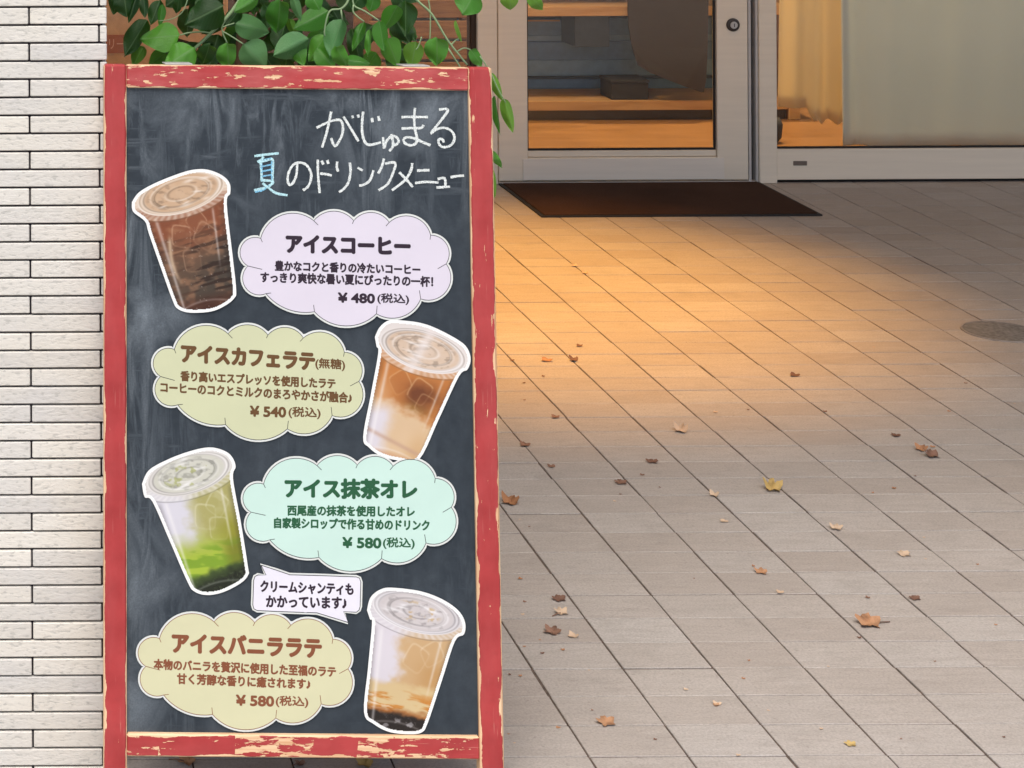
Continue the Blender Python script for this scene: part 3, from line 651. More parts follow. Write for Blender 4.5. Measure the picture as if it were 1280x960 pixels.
GL = [
 (OA, WHITE, [[(765, 238), (830, 205), (910, 170), (995, 158), (1025, 200), (1028, 270), (1005, 345), (950, 420), (910, 340)], [(912, 75), (895, 160), (865, 290), (820, 435)], [(1035, 125), (1100, 230), (1185, 372)], [(1122, 115), (1130, 140)], [(1178, 105), (1188, 135)]]),
 (OB, WHITE, [[(112, 75), (100, 200), (105, 300), (130, 380), (180, 408), (290, 382)], [(198, 138), (206, 182)], [(262, 120), (274, 168)]]),
 (OB, WHITE, [[(310, 330), (322, 440), (345, 370), (400, 320), (450, 335), (465, 375), (440, 405), (400, 410)], [(392, 300), (410, 380), (405, 430), (372, 470)]]),
 (OB, WHITE, [[(495, 132), (560, 128), (760, 130)], [(495, 245), (590, 240), (690, 238), (715, 208)], [(630, 38), (622, 130), (628, 240), (648, 330), (640, 390), (590, 412), (535, 395), (515, 360), (545, 332), (620, 342), (700, 378), (785, 412)]]),
 (OB, WHITE, [[(870, 55), (960, 55), (900, 150), (790, 290), (850, 250), (930, 238), (1000, 275), (1025, 340), (1000, 400), (950, 428), (895, 425), (865, 385), (872, 350), (905, 355), (918, 385)]]),
 (OA, PALEBLUE, [[(145, 520), (260, 505), (388, 492)], [(235, 525), (215, 555), (175, 580)], [(205, 580), (215, 680), (218, 775)], [(205, 580), (265, 562), (325, 555), (328, 650), (325, 760)], [(215, 762), (330, 775), (270, 830), (140, 862)], [(225, 790), (290, 840), (360, 890), (475, 912)]]),
 (OA, BLUE, [[(220, 625), (312, 605)], [(222, 672), (312, 655)], [(222, 722), (315, 708)], [(230, 560), (320, 540)], [(215, 590), (222, 770)], [(318, 570), (318, 760)], [(150, 880), (230, 860), (290, 815)]]),
 (OA, WHITE, [[(572, 600), (565, 700), (535, 780), (500, 808), (478, 770), (485, 690), (530, 610), (595, 585), (665, 610), (710, 690), (705, 770), (675, 830), (630, 862)]]),
 (OA, WHITE, [[(778, 555), (780, 700), (797, 890)], [(800, 695), (860, 700), (918, 715)], [(815, 565), (835, 605)], [(872, 560), (884, 598)]]),
 (OA, WHITE, [[(972, 575), (968, 630), (982, 675)], [(1098, 585), (1105, 670), (1085, 780), (1040, 845), (990, 880)]]),
 (OB, WHITE, [[(55, 635), (108, 665)], [(215, 662), (180, 760), (120, 805), (70, 815)]]),
 (OB, WHITE, [[(320, 545), (300, 620), (262, 695)], [(330, 595), (432, 590), (405, 700), (355, 800), (265, 862)]]),
 (OB, WHITE, [[(602, 590), (590, 660), (530, 760), (400, 862)], [(472, 682), (540, 750), (608, 830)]]),
 (OB, WHITE, [[(650, 665), (775, 660)], [(630, 790), (740, 778), (865, 785)]]),
 (OB, WHITE, [[(855, 750), (925, 742), (935, 820)], [(845, 835), (980, 825)]]),
 (OB, WHITE, [[(985, 732), (1050, 720), (1120, 715)]]),
]
yb_ = BY - 0.0006
for org, mt, strokes in GL:
    V, Fc = [], []
    for s in strokes:
        p = smooth_line([(org[0] + x / 8, org[1] + y / 8) for x, y in s])
        # resample finely so that the edge is ragged
        q = [p[0]]
        for a, b in zip(p, p[1:]):
            l = math.hypot(b[0] - a[0], b[1] - a[1]); k = max(1, int(l / 1.0))
            q += [(a[0] + (b[0] - a[0]) * i / k, a[1] + (b[1] - a[1]) * i / k) for i in range(1, k + 1)]
        ribbon(V, Fc, q, 2.0 if mt is BLUE else 3.1, lambda x, y: sl(x, y, yb_ - random.uniform(0, 0.0002)), 0.18)
    link('chalk_character', mesh('chalk_character', V, Fc, mt), sign)

# ------------------------------------------------------------------ laminated cards on the board
def inside(poly, X_, Y_):
    r = np.zeros(X_.shape, bool); n = len(poly); j = n - 1
    for i in range(n):
        xi, yi = poly[i]; xj, yj = poly[j]
        c_ = ((yi > Y_) != (yj > Y_)) & (X_ < (xj - xi) * (Y_ - yi) / (yj - yi + 1e-12) + xi)
        r ^= c_; j = i
    return r
def area2(p): return sum(a[0] * b[1] - b[0] * a[1] for a, b in zip(p, p[1:] + p[:1]))
def offset(poly, d):
    n = len(poly); sg_ = 1 if area2(poly) > 0 else -1; out = []
    P = np.array(poly)
    for i in range(n):
        a, b = poly[i - 1], poly[(i + 1) % n]; tx, ty = b[0] - a[0], b[1] - a[1]; l = math.hypot(tx, ty) or 1
        q = (poly[i][0] + sg_ * ty / l * d, poly[i][1] - sg_ * tx / l * d)
        if np.hypot(P[:, 0] - q[0], P[:, 1] - q[1]).min() > abs(d) * 0.9: out.append(q)
    return out
from mathutils.geometry import delaunay_2d_cdt
def sheet(name, poly, y, th, mat, parent, Mi):
    """cut sheet with the given pixel outline; y = local depth of its face, th = thickness"""
    n = len(poly); P = np.array(poly); x0, y0 = P.min(0); x1, y1 = P.max(0)
    gx, gy = np.meshgrid(np.arange(x0 + 3, x1, 7.0), np.arange(y0 + 3, y1, 7.0)); gx, gy = gx.ravel(), gy.ravel()
    k = inside(poly, gx, gy) & (np.array([np.hypot(P[:, 0] - a, P[:, 1] - b).min() for a, b in zip(gx, gy)]) > 3.0)
    pts = [Vector(p) for p in poly] + [Vector((a, b)) for a, b in zip(gx[k], gy[k])]
    vs_, _, fs_, *_r = delaunay_2d_cdt(pts, [(i, (i + 1) % n) for i in range(n)], [], 1, 1e-5)
    V = [Mi @ cl(v.x, v.y, y) for v in vs_]; Fc = []
    for f in fs_:
        a, b, c_ = (V[i] for i in f[:3]); Fc.append(tuple(f) if (b - a).cross(c_ - a).y < 0 else tuple(f[::-1]))
    b0 = len(V); fr = [Mi @ cl(x, yy, y) for x, yy in poly]; V += fr + [p + Vector((0, th, 0)) for p in fr]
    sides = [(b0 + i, b0 + (i + 1) % n, b0 + n + (i + 1) % n, b0 + n + i) for i in range(n)]
    return link(name, mesh(name, V, Fc + (sides if area2(poly) < 0 else [q[::-1] for q in sides]), mat), parent)
CARD_Y = BY - 0.0016
def wav(px, py): return 0.0007 * (1 + np.sin(px / 31 + 1.3 + py / 60) * np.sin(py / 24 + 0.7))        # gentle waviness of the laminate
def cl(px, py, y): return sl(px, py, y - float(wav(px, py)))
def card_root(name, px, py, label, cat, group):
    p = sl(px, py, CARD_Y); e = empty(name); e.matrix_world = SM @ Matrix.Translation(p); tag(e, label, cat, group); return e, Matrix.Translation(-p)
text_cache = {}
def glyphs(body):
    if body not in text_cache:
        c_ = bpy.data.curves.new('lettering', 'FONT'); c_.body = body; c_.resolution_u = 4
        o = bpy.data.objects.new('lettering', c_); COL.objects.link(o)
        me = bpy.data.meshes.new_from_object(o.evaluated_get(bpy.context.evaluated_depsgraph_get()))
        co = np.zeros(len(me.vertices) * 3); me.vertices.foreach_get('co', co); fc = [tuple(p.vertices) for p in me.polygons]
        text_cache[body] = (co.reshape(-1, 3)[:, :2].copy(), fc)
        bpy.data.objects.remove(o); bpy.data.curves.remove(c_); bpy.data.meshes.remove(me)
    return text_cache[body]
def lettering(name, body, x0, y0, x1, y1, hpx, bold, mat, parent, Mi, y):
    co, fc = glyphs(body)
    lo, hi = co.min(0), co.max(0); s = (co[:, 0] - lo[0]) / (hi[0] - lo[0]); t = (co[:, 1] - (lo[1] + hi[1]) / 2) / (hi[1] - lo[1])
    px = x0 + (x1 - x0) * s; py = y0 + (y1 - y0) * s - t * hpx
    V, Fc = [], []; k = 0
    offs = [(0, 0)] + [(math.cos(a) * bold, math.sin(a) * bold) for a in np.arange(0, 2 * math.pi, math.pi / 4)] if bold else [(0, 0)]
    for ox, oy in offs:
        b = len(V); V += sl_many(px + ox, py + oy, y - k * 0.000012 - wav(px + ox, py + oy), Mi).tolist(); Fc += [tuple(i + b for i in f_) for f_ in fc]; k += 1
    return link(name, mesh(name, V, Fc, mat), parent)
def arc(p1, pm, p2, n=14):
    ax, ay = p1; bx, by = pm; cx_, cy_ = p2
    d = 2 * (ax * (by - cy_) + bx * (cy_ - ay) + cx_ * (ay - by))
    ux = ((ax * ax + ay * ay) * (by - cy_) + (bx * bx + by * by) * (cy_ - ay) + (cx_ * cx_ + cy_ * cy_) * (ay - by)) / d
    uy = ((ax * ax + ay * ay) * (cx_ - bx) + (bx * bx + by * by) * (ax - cx_) + (cx_ * cx_ + cy_ * cy_) * (bx - ax)) / d
    r = math.hypot(ax - ux, ay - uy); a0 = math.atan2(ay - uy, ax - ux); am = math.atan2(by - uy, bx - ux); a1 = math.atan2(cy_ - uy, cx_ - ux)
    dm = (am - a0) % (2 * math.pi); d1 = (a1 - a0) % (2 * math.pi)
    if dm > d1: d1 -= 2 * math.pi
    return [(ux + r * math.cos(a0 + d1 * i / n), uy + r * math.sin(a0 + d1 * i / n)) for i in range(n)]
CU = [(135, 180), (385, 97), (573, 97), (740, 105), (935, 165), (1008, 300), (888, 465), (680, 535), (388, 525), (160, 440), (75, 310)]
PK = [(255, 65), (478, 52), (655, 58), (850, 78), (1017, 222), (1020, 410), (795, 550), (535, 592), (275, 518), (52, 385), (38, 240)]
TAIL = [(143, 198), (406, 118), (566, 112), (725, 122), (932, 186), (968, 323), (882, 425), (683, 497), (384, 493), (184, 437), (142, 326)]
def cloud_px(center, rot, sc):
    def tf(p):
        x, y = 290 + p[0] / 3.765 - 432.3, 250 + p[1] / 3.765 - 335.0; c_, s_ = math.cos(rot), math.sin(rot)
        return (center[0] + sc * (x * c_ - y * s_), center[1] + sc * (x * s_ + y * c_))
    cu, pk, tl = [tf(p) for p in CU], [tf(p) for p in PK], [tf(p) for p in TAIL]
    poly = []
    for i in range(len(cu)): poly += arc(cu[i], pk[i], cu[(i + 1) % len(cu)])
    return poly, cu, tl
BORDER = m_paper('laminate_edge', (0.66, 0.70, 0.68, 1), 0.25); LINE = m_ink('black_outline', (0.03, 0.03, 0.035, 1))
def outline(poly, tails, w, mat, parent, Mi, y):
    V, Fc = [], []
    conv = lambda x, yy: Mi @ cl(x, yy, y)
    ribbon(V, Fc, poly + [poly[0]], w, conv)
    for a, b in tails: ribbon(V, Fc, [a, b], w, conv)
    return link('outline', mesh('outline', V, Fc, mat), parent)
def cloud(center, rot, sc, fill, ink, label, rows, line=LINE):
    e, Mi = card_root('menu_card', center[0], center[1], label, 'card', 'cloud shaped menu cards')
    poly, cu, tl = cloud_px(center, math.radians(rot), sc)
    sheet('backing', offset(poly, 2.7), CARD_Y, 0.0006, BORDER, e, Mi)
    sheet('printed_face', poly, CARD_Y - 0.0002, 0.00015, fill, e, Mi)
    outline(poly, list(zip(cu, tl)), 0.75, line, e, Mi, CARD_Y - 0.0003)
    for nm, body, x0, y0, x1, y1, h_, bold in rows: lettering(nm, body, x0, y0, x1, y1, h_, bold, ink, e, Mi, CARD_Y - 0.0003)
INK_K = m_ink('black_violet_ink', (0.02, 0.010, 0.022, 1)); INK_B = m_ink('brown_ink', (0.115, 0.055, 0.018, 1)); INK_G = m_ink('green_ink', (0.012, 0.085, 0.035, 1)); INK_R = m_ink('red_brown_ink', (0.20, 0.065, 0.028, 1))
cloud((432.3, 335), 0, 1, m_paper('lavender_paper', (0.64, 0.61, 0.70, 1)), INK_K, 'lavender cloud shaped card reading iced coffee, topmost card on the chalkboard', [
    ('heading', 'アイスコーヒー', 358.5, 304.5, 512, 308, 20.5, 1.5), ('description', '豊かなコクと香りの冷たいコーヒー', 344, 332, 525, 337, 12.2, 0.62),
    ('description', 'すっきり爽快な暑い夏にぴったりの一杯！', 326, 346.3, 541, 352, 12.6, 0.62), ('price', '¥ 480', 423, 371.8, 468, 373, 11.5, 0.8), ('price_note', '(税込)', 472, 373, 511, 374.4, 13.2, 0.4)])
cloud((323, 477.5), 2.0, 1.0, m_paper('sage_yellow_paper', (0.55, 0.58, 0.38, 1)), INK_B, 'yellow green cloud shaped card with brown text, beside the latte cutout', [
    ('heading', 'アイスカフェラテ', 227.4, 441.5, 392.6, 451.5, 20.5, 1.5), ('heading_note', '(無糖)', 394.5, 454.3, 431, 456.5, 14.5, 0.4),
    ('description', '香り高いエスプレッソを使用したラテ', 226, 469.7, 419, 479.5, 12.4, 0.62), ('description', 'コーヒーのコクとミルクのまろやかさが融合♪', 201, 483.7, 439.5, 497.2, 12.8, 0.62),
    ('price', '¥ 540', 313, 513.8, 357, 515, 12.5, 0.8), ('price_note', '(税込)', 361, 515.2, 400.4, 516.6, 14, 0.4)])
cloud((437.5, 641), -0.8, 1.01, m_paper('mint_paper', (0.52, 0.72, 0.65, 1)), INK_G, 'mint green cloud shaped card with dark green text on the chalkboard', [
    ('heading', 'アイス抹茶オレ', 357, 610, 520.5, 611.5, 23.2, 1.4), ('description', '西尾産の抹茶を使用したオレ', 359.6, 637.8, 518, 639.3, 12.6, 0.62),
    ('description', '自家製シロップで作る甘めのドリンク', 343, 653.3, 536.5, 656.5, 12.8, 0.62), ('price', '¥ 580', 428.6, 678, 476, 678.6, 12.5, 0.8), ('price_note', '(税込)', 479, 678.6, 518, 679.2, 14, 0.4)])
cloud((307, 838.3), 1.3, 1.02, m_paper('cream_yellow_paper', (0.60, 0.60, 0.39, 1)), INK_R, 'pale yellow cloud shaped card with red brown text, lowest card on the chalkboard', [
    ('heading', 'アイスバニララテ', 216, 803.2, 401, 809.8, 23, 1.5), ('description', '本物のバニラを贅沢に使用した至福のラテ', 192.5, 830, 419.6, 839.6, 12.8, 0.62),
    ('description', '甘く芳醇な香りに癒されます♪', 221.7, 848, 387.7, 854.9, 12.8, 0.62), ('price', '¥ 580', 295.5, 875, 342, 876.4, 12.5, 0.8), ('price_note', '(税込)', 345, 876.4, 385, 877.6, 14, 0.4)], INK_R)
# speech bubble
z8 = lambda L: [(290 + x / 3.765, 560 + y / 3.765) for x, y in L]
e, Mi = card_root('speech_bubble_card', 384, 742, 'white speech bubble card with black text between two cloud cards', 'card', None)
bub = z8([(137, 551), (205, 573), (272, 596), (420, 600), (585, 606), (600, 612), (606, 630), (603, 745), (598, 762), (585, 772), (525, 769), (546, 820), (400, 775), (250, 770), (118, 764), (103, 756), (98, 738), (102, 622), (108, 604), (122, 597), (160, 597)])
sheet('backing', offset(bub, 2.4), CARD_Y, 0.0006, BORDER, e, Mi)
sheet('printed_face', bub, CARD_Y - 0.0002, 0.00015, m_paper('bubble_paper', (0.72, 0.72, 0.80, 1)), e, Mi)
outline(bub, [], 0.9, LINE, e, Mi, CARD_Y - 0.0003)
lettering('lettering', 'クリームシャンティも', 325.9, 732.8, 441.4, 736.6, 14.0, 0.7, INK_K, e, Mi, CARD_Y - 0.0003)
lettering('lettering', 'かかっています♪', 333, 751.5, 433, 753.6, 14.0, 0.7, INK_K, e, Mi, CARD_Y - 0.0003)

# lettering on the cardboard box's label inside the shop
co_, fc_ = glyphs('リー'); lo_, hi_ = co_.min(0), co_.max(0)
lv = [at(136.5 + (x - lo_[0]) / (hi_[0] - lo_[0]) * 18, 55 - (y - (lo_[1] + hi_[1]) / 2) / (hi_[1] - lo_[1]) * 12, BX - 0.0019) for x, y in co_]
o = link('lettering', mesh('lettering', lv, fc_, m_plain('label_cream', (0.70, 0.40, 0.26, 1)))); o.parent = lab; o.matrix_parent_inverse = Matrix.Translation(-lab.location)
# printed cutouts of the drinks: flat prints, their picture computed per point
rng = np.random.RandomState(3)
def vnoise(x, y, seed=0):
    g_ = np.random.RandomState(seed).rand(64, 64); xi = np.floor(x).astype(int); yi = np.floor(y).astype(int); fx, fy = x - xi, y - yi
    fx, fy = fx * fx * (3 - 2 * fx), fy * fy * (3 - 2 * fy); a = g_[xi % 64, yi % 64]; b = g_[(xi + 1) % 64, yi % 64]; c_ = g_[xi % 64, (yi + 1) % 64]; d = g_[(xi + 1) % 64, (yi + 1) % 64]
    return (a * (1 - fx) + b * fx) * (1 - fy) + (c_ * (1 - fx) + d * fx) * fy
def fbm(x, y, seed=0): return (vnoise(x, y, seed) + 0.5 * vnoise(2 * x, 2 * y, seed + 1) + 0.25 * vnoise(4 * x, 4 * y, seed + 2)) / 1.75
def sst(a, b, x): t = np.clip((x - a) / (b - a), 0, 1); return t * t * (3 - 2 * t)
def col(*c): return np.array(c, float)
class Paint:
    def __init__(s, C): s.C = C
    def over(s, c, m): s.C[:] = s.C * (1 - m[:, None]) + np.asarray(c) * m[:, None]
PRINT = m_print(); CUTEDGE = m_paper('cutout_white_edge', (0.80, 0.83, 0.82, 1), 0.3)
def cutout(label, pts, lid_c, lid_r, lid_rot, bot_c, half_top, half_bot, paint):
    """pts outer outline; lid ellipse; axis from lid centre to bottom centre"""
    cx_, cy_ = np.mean([p[0] for p in pts]), np.mean([p[1] for p in pts])
    e, Mi = card_root('drink_cutout', cx_, cy_, label, 'cutout', 'drink photo cutouts')
    outer = smooth_line(pts + [pts[0]], 5)[:-1]
    sheet('backing', outer, CARD_Y, 0.0006, CUTEDGE, e, Mi)
    inner = offset(outer, -4.0 if area2(outer) else -4.0)
    st = 0.8; P = np.array(inner); x0, y0 = P.min(0); x1, y1 = P.max(0)
    nx, ny = int((x1 - x0) / st) + 2, int((y1 - y0) / st) + 2
    gx, gy = np.meshgrid(x0 + np.arange(nx) * st, y0 + np.arange(ny) * st, indexing='ij')
    keep = inside(inner, gx[:-1, :-1] + st / 2, gy[:-1, :-1] + st / 2)
    I, J = np.nonzero(keep); idx = np.arange(nx * ny).reshape(nx, ny)
    quads = np.stack([idx[I, J], idx[I, J + 1], idx[I + 1, J + 1], idx[I + 1, J]], 1)
    used = np.unique(quads); remap = -np.ones(nx * ny, int); remap[used] = np.arange(len(used)); quads = remap[quads]
    X_, Y_ = gx.ravel()[used], gy.ravel()[used]
    ax = np.array(bot_c) - np.array(lid_c); L = np.hypot(*ax); ax = ax / L; pr = np.array([-ax[1], ax[0]])
    rx, ry = X_ - lid_c[0], Y_ - lid_c[1]
    t = (rx * ax[0] + ry * ax[1]) / L; s = -(rx * pr[0] + ry * pr[1]); hw = half_top + (half_bot - half_top) * np.clip(t, 0, 1); s = s / hw
    lr = math.radians(lid_rot); ex = (rx * math.cos(lr) + ry * math.sin(lr)) / lid_r[0]; ey = (-rx * math.sin(lr) + ry * math.cos(lr)) / lid_r[1]; le = np.hypot(ex, ey)
    C = np.zeros((len(X_), 3)); paint(Paint(C), X_, Y_, t, s, ex, ey, le)
    C = np.clip(C / 255, 0, 1); C = np.where(C <= 0.04045, C / 12.92, ((C + 0.055) / 1.055) ** 2.4) * 0.78
    me = bpy.data.meshes.new('printed_photo'); me.from_pydata(sl_many(X_, Y_, CARD_Y - 0.0002 - wav(X_, Y_), Mi).tolist(), [], quads.tolist()); me.update()
    at_ = me.color_attributes.new('Col', 'FLOAT_COLOR', 'POINT'); at_.data.foreach_set('color', np.concatenate([C, np.ones((len(C), 1))], 1).ravel()); me.materials.append(PRINT)
    link('printed_photo', me, e)
def lid(p, X_, Y_, t, s, ex, ey, le, rim, inner, hi, seed, strength=1.0):
    """clear plastic lid: skirt, rim, rings, glints"""
    R_ = np.random.RandomState(seed); n = fbm(X_ / 9, Y_ / 6, seed); ang = np.arctan2(ey, ex); dark = col(*[v * 0.5 for v in inner])
    p.over(col(*rim), sst(0.10, 0.03, t) * sst(0.98, 1.0, le))
    sk = sst(1.26, 1.20, le) * sst(1.0, 1.02, le) * (ey > -0.25)
    p.over(col(*rim), sk * 0.40); p.over(col(*hi), sk * (0.5 + 0.5 * np.sin(ang * 46)) * 0.38 * (0.4 + n))
    p.over(dark, np.exp(-((le - 1.27) / 0.022) ** 2) * (ey > 0) * 0.45)
    p.over(col(*rim), sst(1.03, 0.99, le)); p.over(col(*inner), sst(0.88, 0.80, le) * (0.65 + 0.35 * n))
    p.over(dark, sst(0.52, 0.72, fbm(X_ / 8, Y_ / 4, seed + 2)) * sst(0.85, 0.7, le) * 0.35)
    for r, w, a in ((0.985, 0.020, 0.95), (0.90, 0.022, 0.7), (0.70, 0.03, 0.6), (0.64, 0.018, 0.4), (0.36, 0.035, 0.5)):
        ph = R_.uniform(0, 6.28); m_ = 0.25 + 0.75 * (0.5 + 0.5 * np.cos(ang - ph)) ** 1.5
        p.over(col(*hi), np.exp(-((le - r) / w) ** 2) * a * m_ * strength); p.over(dark, np.exp(-((le - r + 1.8 * w) / w) ** 2) * 0.5 * (1.1 - m_))
    for _ in range(7):
        a, r, rot = R_.uniform(0, 6.28), R_.uniform(0.2, 0.85), R_.uniform(-0.5, 0.5); gx_, gy_ = ex - r * math.cos(a), ey - r * math.sin(a)
        u_, v_ = gx_ * math.cos(rot) + gy_ * math.sin(rot), -gx_ * math.sin(rot) + gy_ * math.cos(rot)
        p.over(col(*hi), np.exp(-((u_ / R_.uniform(0.08, 0.22)) ** 2 + (v_ / R_.uniform(0.03, 0.08)) ** 2)) * R_.uniform(0.5, 0.95))
def ice(p, t, s, spec, edge, fill):
    for tc, sc_, size, rot, a in spec:
        u_, v_ = (s - sc_) * 0.36, t - tc; x_, y_ = u_ * math.cos(rot) + v_ * math.sin(rot), -u_ * math.sin(rot) + v_ * math.cos(rot)
        d = (np.abs(x_) ** 5 + np.abs(y_) ** 5) ** 0.2 / size
        p.over(col(*fill), sst(1.0, 0.8, d) * a * 0.45); p.over(col(*edge), np.exp(-((d - 0.92) / 0.07) ** 2) * a * (0.4 + 0.6 * (x_ + y_ < 0)))
def cup_sides(p, t, s):
    b = sst(0.14, 0.22, t)
    p.over(col(250, 250, 250), np.exp(-((s + 0.80) / 0.05) ** 2) * b * 0.45); p.over(col(250, 250, 250), np.exp(-((s - 0.74) / 0.035) ** 2) * b * sst(0.75, 0.5, t) * 0.4)
    p.over(col(30, 25, 25), sst(0.86, 1.0, np.abs(s)) * b * 0.22)
    p.over(col(255, 255, 255), np.exp(-((t - 0.93 - 0.05 * s * s) / 0.010) ** 2) * 0.25)
def paint_coffee(p, X_, Y_, t, s, ex, ey, le):
    n = fbm(X_ / 12, Y_ / 9, 1); f = fbm(X_ / 3, Y_ / 2.5, 9)
    p.C[:] = col(136, 78, 52)
    p.over(col(98, 76, 60), sst(0.35, 0.7, t + 0.15 * n))
    p.over(col(72, 63, 54), sst(0.5, 0.95, t + 0.2 * s))
    p.over(col(185, 135, 100), sst(0.45, 0.8, n) * sst(0.1, 0.2, t) * 0.5)
    st_ = fbm(X_ / 26 + 3, (Y_ + 0.28 * X_) / 4.6, 21)
    p.over(col(36, 28, 24), sst(0.50, 0.66, st_) * sst(0.28, 0.55, t) * sst(-0.45, 0.1, s) * 0.95)
    p.over(col(70, 44, 32), sst(0.5, 0.7, st_) * sst(0.2, 0.3, t) * 0.45)
    p.over(col(80, 40, 26), sst(0.84, 0.97, t) * 0.7)
    p.over(col(205, 180, 150), np.exp(-((s + 0.62 - 0.1 * np.sin(t * 8)) / 0.06) ** 2) * sst(0.3, 0.4, t) * sst(0.8, 0.6, t) * 0.85)
    p.over(col(225, 215, 205), (f > 0.8) * (t > 0.3) * 0.4)
    ice(p, t, s, [(0.36, -0.25, 0.10, 0.3, 0.5), (0.40, 0.42, 0.11, 0.7, 0.4), (0.58, -0.1, 0.10, 0.1, 0.35), (0.26, 0.25, 0.09, 1.0, 0.45)], (214, 176, 144), (150, 105, 78)); cup_sides(p, t, s)
    lid(p, X_, Y_, t, s, ex, ey, le, (230, 210, 188), (208, 174, 140), (253, 248, 240), 31)
def paint_latte(p, X_, Y_, t, s, ex, ey, le):
    n = fbm(X_ / 12, Y_ / 10, 2); f = fbm(X_ / 3, Y_ / 3, 10); edge = t + 0.16 * (n - 0.5) - 0.03 * s
    p.C[:] = col(200, 128, 66)
    p.over(col(214, 160, 110), sst(-0.2, -0.9, s) * sst(0.25, 0.5, t))
    bl = np.exp(-(((s - 0.35) / 0.5) ** 2 + ((t - 0.40) / 0.12) ** 2)); p.over(col(112, 62, 34), np.clip(bl * (0.55 + n), 0, 1))
    p.over(col(150, 120, 60), np.exp(-(((s - 0.3) / 0.4) ** 2 + ((t - 0.52) / 0.05) ** 2)) * 0.5)
    p.over(col(226, 196, 158), sst(0.50, 0.64, edge)); p.over(col(214, 176, 128), sst(0.6, 0.9, t) * sst(0.2, 0.8, s) * 0.8)
    p.over(col(228, 224, 232), sst(0.05, -0.6, s + 0.2 * n) * sst(0.42, 0.6, t + 0.1 * s)); p.over(col(196, 160, 138), np.exp(-((t - 0.86 - 0.05 * s) / 0.02) ** 2) * 0.6)
    p.over(col(206, 150, 110), sst(0.93, 0.99, t) * 0.6)
    ice(p, t, s, [(0.36, 0.25, 0.11, 0.3, 0.5), (0.33, -0.35, 0.10, 0.8, 0.4), (0.46, 0.5, 0.09, 0.2, 0.35)], (232, 190, 140), (140, 80, 44)); cup_sides(p, t, s)
    lid(p, X_, Y_, t, s, ex, ey, le, (232, 226, 222), (220, 194, 168), (252, 250, 248), 41)
    p.over(col(240, 232, 228), np.exp(-((ex + 0.05 + 0.1 * ey) / 0.13) ** 2) * (le < 1.25) * 0.7)
def paint_matcha(p, X_, Y_, t, s, ex, ey, le):
    n = fbm(X_ / 12, Y_ / 10, 3); f = fbm(X_ / 3, Y_ / 3, 11); sw = fbm(X_ / 22, Y_ / 6, 13)
    p.C[:] = col(176, 172, 108)
    p.over(col(206, 202, 160), sst(0.4, 0.7, n) * 0.5)
    p.over(col(150, 150, 52), sst(0.35, 0.6, t + 0.1 * n) * sst(0.0, 0.7, s))
    p.over(col(222, 222, 232), sst(0.10, -0.45, s + 0.5 * (n - 0.5)) * sst(0.72, 0.46, t))
    p.over(col(170, 196, 62), sst(0.44, 0.72, t + 0.1 * (n - 0.5)) * sst(0.9, 0.1, s)); p.over(col(122, 162, 42), sst(0.45, 0.65, sw) * sst(0.58, 0.66, t) * 0.8)
    p.over(col(120, 128, 34), sst(0.3, 0.8, s) * sst(0.55, 0.7, t) * 0.8)
    p.over(col(62, 82, 38), sst(0.80, 0.86, t + 0.03 * s + 0.06 * (n - 0.5))); p.over(col(22, 30, 20), sst(0.84, 0.93, t + 0.04 * s + 0.08 * (n - 0.5)) * 0.9)
    p.over(col(80, 92, 66), sst(0.6, 0.8, f) * (t > 0.88) * 0.5)
    ice(p, t, s, [(0.38, 0.15, 0.11, 0.3, 0.5), (0.30, 0.55, 0.10, 0.8, 0.45), (0.50, 0.45, 0.10, 0.2, 0.35)], (226, 224, 190), (186, 184, 120)); cup_sides(p, t, s)
    lid(p, X_, Y_, t, s, ex, ey, le, (222, 220, 216), (212, 214, 200), (250, 251, 250), 51)
    p.over(col(160, 168, 90), sst(0.60, 0.75, fbm(X_ / 8, Y_ / 6, 61)) * sst(0.7, 0.5, le) * 0.6)
def paint_vanilla(p, X_, Y_, t, s, ex, ey, le):
    n = fbm(X_ / 12, Y_ / 10, 4); f = fbm(X_ / 3, Y_ / 3, 12); sw = fbm(X_ / 20, (Y_ - 0.2 * X_) / 5, 14)
    p.C[:] = col(212, 178, 132); p.over(col(196, 150, 92), sst(0.0, 0.8, s) * sst(0.3, 0.5, t) * 0.7)
    p.over(col(226, 222, 230), sst(0.05, -0.55, s + 0.5 * (n - 0.5)) * sst(0.70, 0.58, t))
    p.over(col(222, 198, 150), sst(0.62, 0.70, t + 0.08 * n)); p.over(col(206, 138, 62), sst(0.40, 0.65, sw) * sst(0.62, 0.74, t)); p.over(col(240, 224, 196), sst(0.62, 0.75, sw) * sst(0.62, 0.74, t) * sst(0.3, -0.3, s) * 0.8)
    p.over(col(150, 84, 34), sst(0.80, 0.86, t + 0.06 * (n - 0.5)) * 0.8); p.over(col(34, 28, 26), sst(0.845, 0.88, t + 0.05 * (n - 0.5)))
    p.over(col(150, 148, 150), sst(0.56, 0.72, fbm(X_ / 7, Y_ / 6, 71)) * sst(0.86, 0.92, t) * 0.8)
    ice(p, t, s, [(0.38, 0.2, 0.11, 0.4, 0.4), (0.32, 0.6, 0.10, 0.9, 0.4)], (240, 222, 196), (206, 164, 112)); cup_sides(p, t, s)
    lid(p, X_, Y_, t, s, ex, ey, le, (220, 218, 222), (214, 208, 208), (250, 250, 252), 81)
    p.over(col(200, 170, 120), sst(0.62, 0.78, fbm(X_ / 9, Y_ / 6, 91)) * sst(0.6, 0.4, le) * 0.7)
zp = lambda L, ox, oy, sc: [(ox + x / sc, oy + y / sc) for x, y in L]
